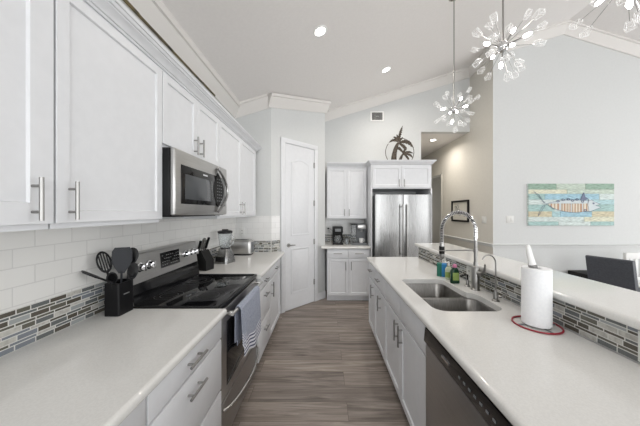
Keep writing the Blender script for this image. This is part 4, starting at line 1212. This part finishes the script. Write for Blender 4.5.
b = MB()
x = 172; k = 0; rnd = random.Random(5)
while x < 425:
    w = rnd.choice([7, 9, 12]); x2 = min(x + w, 425)
    mi = [0, 1, 0, 3, 0, 1, 4, 3][k % 8]
    q = [ap(x, 183), ap(x2 - 0.8, 183), ap(x2 - 0.8, bot(x2)), ap(x, bot(x))]
    b.prism([(p_[0], -0.036, p_[2]) for p_ in q], (0, 0.005, 0), mi)
    x = x2; k += 1
body_top = [ap(xx, top(xx)) for xx in range(165, 430, 12)] + [ap(425, 184), ap(168, 184)]
b.prism([(p_[0], -0.036, p_[2]) for p_ in body_top], (0, 0.005, 0), 4)
head = [ap(425, 152), ap(440, 160), ap(470, 175), ap(497, 188), ap(470, 194), ap(500, 208), ap(460, 222), ap(425, 236)]
b.prism([(p_[0], -0.036, p_[2]) for p_ in head], (0, 0.005, 0), 4)
b.prism([(p_[0], -0.040, p_[2]) for p_ in [ap(372, 160), ap(385, 128), ap(394, 112), ap(402, 140), ap(420, 152), ap(400, 164)]], (0, 0.006, 0), 2)


def wire(pts, r=0.004):
    b.tube([(p_[0], -0.037, p_[2]) for p_ in (ap(*q_) for q_ in pts)], r * 0.55, 6, 2)


wire([(xx, top(xx)) for xx in range(165, 430, 20)] + [(440, 160), (470, 175), (497, 188), (468, 195), (503, 207), (470, 222), (425, 238)] + [(xx, bot(xx)) for xx in range(405, 160, -20)], 0.0045)
wire([(165, 186), (140, 178), (110, 140), (76, 106)], 0.004); wire([(76, 106), (112, 130), (130, 160), (150, 182)]); wire([(160, 188), (132, 200), (112, 235), (104, 265)], 0.004)
wire([(104, 265), (125, 232), (150, 195)])
wire([(425, 155), (418, 190), (428, 236)]); wire([(180, 195), (196, 214)], 0.006)
for cx_, cz_ in ((230, 168), (262, 160), (296, 156), (322, 164), (350, 158), (385, 170), (402, 226)):
    b.tube([(p_[0], -0.038, p_[2]) for p_ in (ap(cx_ + 8 * math.cos(a * PI / 4), cz_ + 6 * math.sin(a * PI / 4)) for a in range(8))], 0.005, 6, 2, closed=True)
b.cyl((ap(455, 182)[0], -0.042, ap(455, 182)[2]), (ap(455, 182)[0], -0.034, ap(455, 182)[2]), 0.013, seg=14, mi=2)
b.build('fish', fm, art)

plate('light_switch', 'white double light switch on the right wall left of the fish picture', 'switch', (3.02, YP - 0.0005, 1.36), (1, 0, 0), (0, -1, 0), 0.12, 0.115, 2)
plate('light_switch', 'white double light switch on the hall wall right of framed picture', 'switch', (XH - 0.0005, 4.22, 1.345), (0, -1, 0), (-1, 0, 0), 0.12, 0.12, 2)
# hall picture
pc = thing('framed_picture', 'small black framed animal sketch on the hall wall', 'picture', (XH - 0.001, 4.96, 1.50))
W2, H2 = 0.31, 0.215
MB().box(-0.03, 0, -W2, W2, H2 - 0.035, H2, 0.003).box(-0.03, 0, -W2, W2, -H2, -H2 + 0.035, 0.003).box(-0.03, 0, -W2, -W2 + 0.035, -H2 + 0.034, H2 - 0.034, 0.003).box(-0.03, 0, W2 - 0.035, W2, -H2 + 0.034, H2 - 0.034, 0.003).build('frame', blk_m, pc)
MB().box(-0.01, 0, -W2 + 0.034, W2 - 0.034, -H2 + 0.034, H2 - 0.034).build('mat_board', mat('mat_board', (0.62, 0.60, 0.54), 0.8), pc)
q = MB()
rnd = random.Random(2)
for k in range(10):
    a, c_ = rnd.uniform(-0.17, 0.17), rnd.uniform(-0.09, 0.09)
    q.tube([(-0.011, a + 0.03 * math.cos(t), c_ + 0.035 * math.sin(t) * (1 if k % 2 else .6)) for t in [i * 0.7 for i in range(8)]], 0.004 if k % 3 else 0.008, 6)
q.build('drawing', grey_pl, pc)

# dark upholstered chair: local +x is the way it faces
ch = thing('dining_chair', 'charcoal upholstered dining chair beyond the bar, back to the kitchen', 'chair', (3.885, 3.235, 0), 0.346)
b = MB()
b.prism([(-0.235, -0.23, 0.40), (-0.335, -0.23, 0.885), (-0.325, -0.23, 0.898), (-0.285, -0.23, 0.898), (-0.27, -0.23, 0.885), (-0.16, -0.23, 0.42)], (0, 0.42, 0))
b.build('backrest', chair_m, ch)
MB().box(-0.20, 0.24, -0.225, 0.19, 0.38, 0.49, 0.02, 0, 3).build('seat', chair_m, ch)
for sx in (-0.24, 0.2):
    for sy in (-0.19, 0.19):
        MB().tube([(sx, sy, 0.39), (sx * 1.05, sy * 1.03, 0.0)], [0.022, 0.015], 8).build('leg', blk_m, ch)
# black bench against the wall
bn = thing('bench', 'low black bench by the wall behind the charcoal chair', 'bench', (4.28, 3.80, 0))
MB().box(-0.35, 0.35, -0.15, 0.17, 0.46, 0.54, 0.01).build('seat', blk_m, bn)
for sx in (-0.31, 0.31):
    for sy in (-0.11, 0.13):
        MB().box(sx - 0.02, sx + 0.02, sy - 0.02, sy + 0.02, 0, 0.462, 0.003).build('leg', blk_m, bn)
# white slatted chair at the right edge
wc = thing('slat_back_chair', 'white slat-back wooden chair at the right photo edge', 'chair', (4.56, 3.55, 0), 0.0)
bk = MB().box(-0.22, 0.25, -0.02, 0.02, 0.80, 0.89, 0.006).box(-0.22, -0.18, -0.02, 0.02, 0, 0.80, 0.004).box(0.21, 0.25, -0.02, 0.02, 0, 0.80, 0.004).box(-0.18, 0.21, -0.015, 0.015, 0.5, 0.54)
bk.build('back_frame', white_pl, wc)
for k in range(5):
    MB().box(-0.145 + k * 0.075, -0.115 + k * 0.075, -0.008, 0.008, 0.53, 0.805, 0.002).build('slat', white_pl, wc)
MB().box(-0.22, 0.25, -0.45, -0.02, 0.43, 0.46, 0.008).build('seat', white_pl, wc)
for sx in (-0.20, 0.23):
    MB().box(sx - 0.02, sx + 0.02, -0.44, -0.40, 0, 0.43, 0.003).build('leg', white_pl, wc)

# ------------------------------------------------------------------ chandeliers
C2 = Vector((1.17, 1.61, 2.565))
R0 = 0.262


def spoke(dx, dz_, s, r):
    """direction of a spoke of length r that looks offset by dx, dz_ seen from the aisle"""
    c_ = C2 - Vector((0, 0, 1.48)); v = Vector((c_.x / c_.y + dx / 245, 1, c_.z / c_.y + dz_ / 245)).normalized()
    m_ = v.dot(c_); q_ = m_ * m_ - c_.length_squared + r * r
    t_ = m_ + (math.sqrt(q_) * s if q_ > 0 else 0)
    return (v * t_ - c_).normalized()


def chandelier(loc, label):
    t = thing('chandelier', label, 'chandelier', loc, 0, 'crystal starburst pendants over the island bar')
    MB().lathe([(0.0, -0.032), (0.02, -0.03), (0.032, -0.012), (0.034, 0.0), (0.032, 0.012), (0.02, 0.03), (0.0, 0.033)], seg=20).build('hub', chrome, t)
    ztop = cz(loc[0]) - loc[2]
    MB().cyl((0, 0, 0.03), (0, 0, ztop - 0.02), 0.0055, seg=12).build('stem', nickel, t)
    MB().lathe([(0.055, ztop - 0.012), (0.06, ztop - 0.008), (0.06, ztop + 0.01)], seg=24).build('canopy', chrome, t)
    d = 1.61; k = d / 245
    cr = [(-9, 29, -1), (-14, 21, 1), (6, 19, 1), (25, 33, 1), (36, 33, -1), (39, 21, 1), (37, 4, -1), (-28, -3, 1), (-13, -6, -1), (-26, -16, -1), (16, -16, -1), (18, -21, 1),
          (-15, -30, 1), (5, -30, -1), (12, -28, 1), (-22, -24, 1), (-10, 9, -1), (25, 10, 1), (8, -8, 1), (-6, 12, 1), (2, -12, -1), (-26, 14, -1)]
    for dx, dz_, s in cr:
        u = spoke(dx, dz_, s, R0)
        a = MB().cyl(u * 0.03, u * (R0 - 0.034), 0.0014, seg=6).build('arm', nickel, t)
        X = u.cross(Vector((0, 0.3, 1))).normalized(); Y = u.cross(X).normalized()
        loops = []
        for rr, ll in ((0.0095, -0.036), (0.0115, -0.032), (0.0180, 0.014), (0.0145, 0.022)):
            loops.append([u * (R0 + ll) + X * sx * rr + Y * sy * rr * 0.75 for sx, sy in ((-1, -1), (1, -1), (1, 1), (-1, 1))])
        cb = MB().loft(loops)
        for la, lb in zip(loops[1:], loops[2:]):
            for q_ in range(4): cb.tube([la[q_], lb[q_]], 0.0013, 4, 1)
        for lp in (loops[1], loops[2], loops[3]):
            cb.tube(lp, 0.0013, 4, 1, closed=True)
        cb.build('crystal', [crystal, cryst_glint], t, smooth=False)
    for dx, dz_, s in ((24, 12, -1), (9, 2, -1), (-16, 3, -1), (-2, -18, -1), (10, 16, 1), (-10, -10, 1)):
        Rb = 0.155; u = spoke(dx, dz_, s, Rb)
        bu = MB().tube([u * Rb * 0.86, u * Rb * 0.93, u * Rb * 1.04, u * Rb * 1.14, u * Rb * 1.2], [0.005, 0.010, 0.011, 0.0075, 0.002], 10).build('bulb', bulb_m, t)
        MB().cyl(u * 0.03, u * Rb * 0.86, 0.0045, seg=8).build('socket_arm', nickel, t)
    return t


ch1 = chandelier((1.369, 2.60, 2.565), 'farthest and smallest-looking starburst crystal pendant, nearest the refrigerator')
chandelier(C2[:], 'middle starburst crystal pendant, seen whole near photo top')
chandelier((1.42, 1.15, 2.565), 'nearest starburst crystal pendant cut off by the top right photo corner')


# ------------------------------------------------------------------ recessed lights
def can(label, x, y_, z, slope, power):
    t = thing('ceiling_light', label, 'ceiling light', (x, y_, z), 0)
    t.rotation_euler = (0, -math.atan(slope), 0)
    MB().lathe([(0.05, 0.004), (0.05, -0.004), (0.072, -0.006), (0.078, -0.002), (0.078, 0.004)], seg=32).build('trim_ring', white_pl, t)
    MB().lathe([(0.0, -0.003), (0.054, -0.0045), (0.054, 0.002)], seg=32).build('lens', lamp_m, t)
    d = bpy.data.lights.new('ceiling_lamp', 'AREA'); d.shape = 'DISK'; d.size = 0.1; d.energy = power; d.color = (1, 0.93, 0.84); d.spread = PI
    o = bpy.data.objects.new('ceiling_lamp', d); COL.objects.link(o); o.location = (x + slope * 0.012, y_, z - 0.012); o.rotation_euler = (0, -math.atan(slope), 0); d.spread = 2.7
    return t


can('round recessed ceiling light above the aisle, the left one', -0.05, 2.52, cz(-0.05) - 0.001, SL, 9)
can('round recessed ceiling light nearer the back wall above the island', 0.924, 3.71, cz(0.924) - 0.001, SL, 12)
can('round recessed light in the flat hall ceiling beyond the opening', 2.28, 5.17, 2.999, 0, 9)
point('side_room_fill', (3.3, 6.2, 1.8), 5, (1, 1, 1), 0.3)  # added fill lamp to brighten the side room
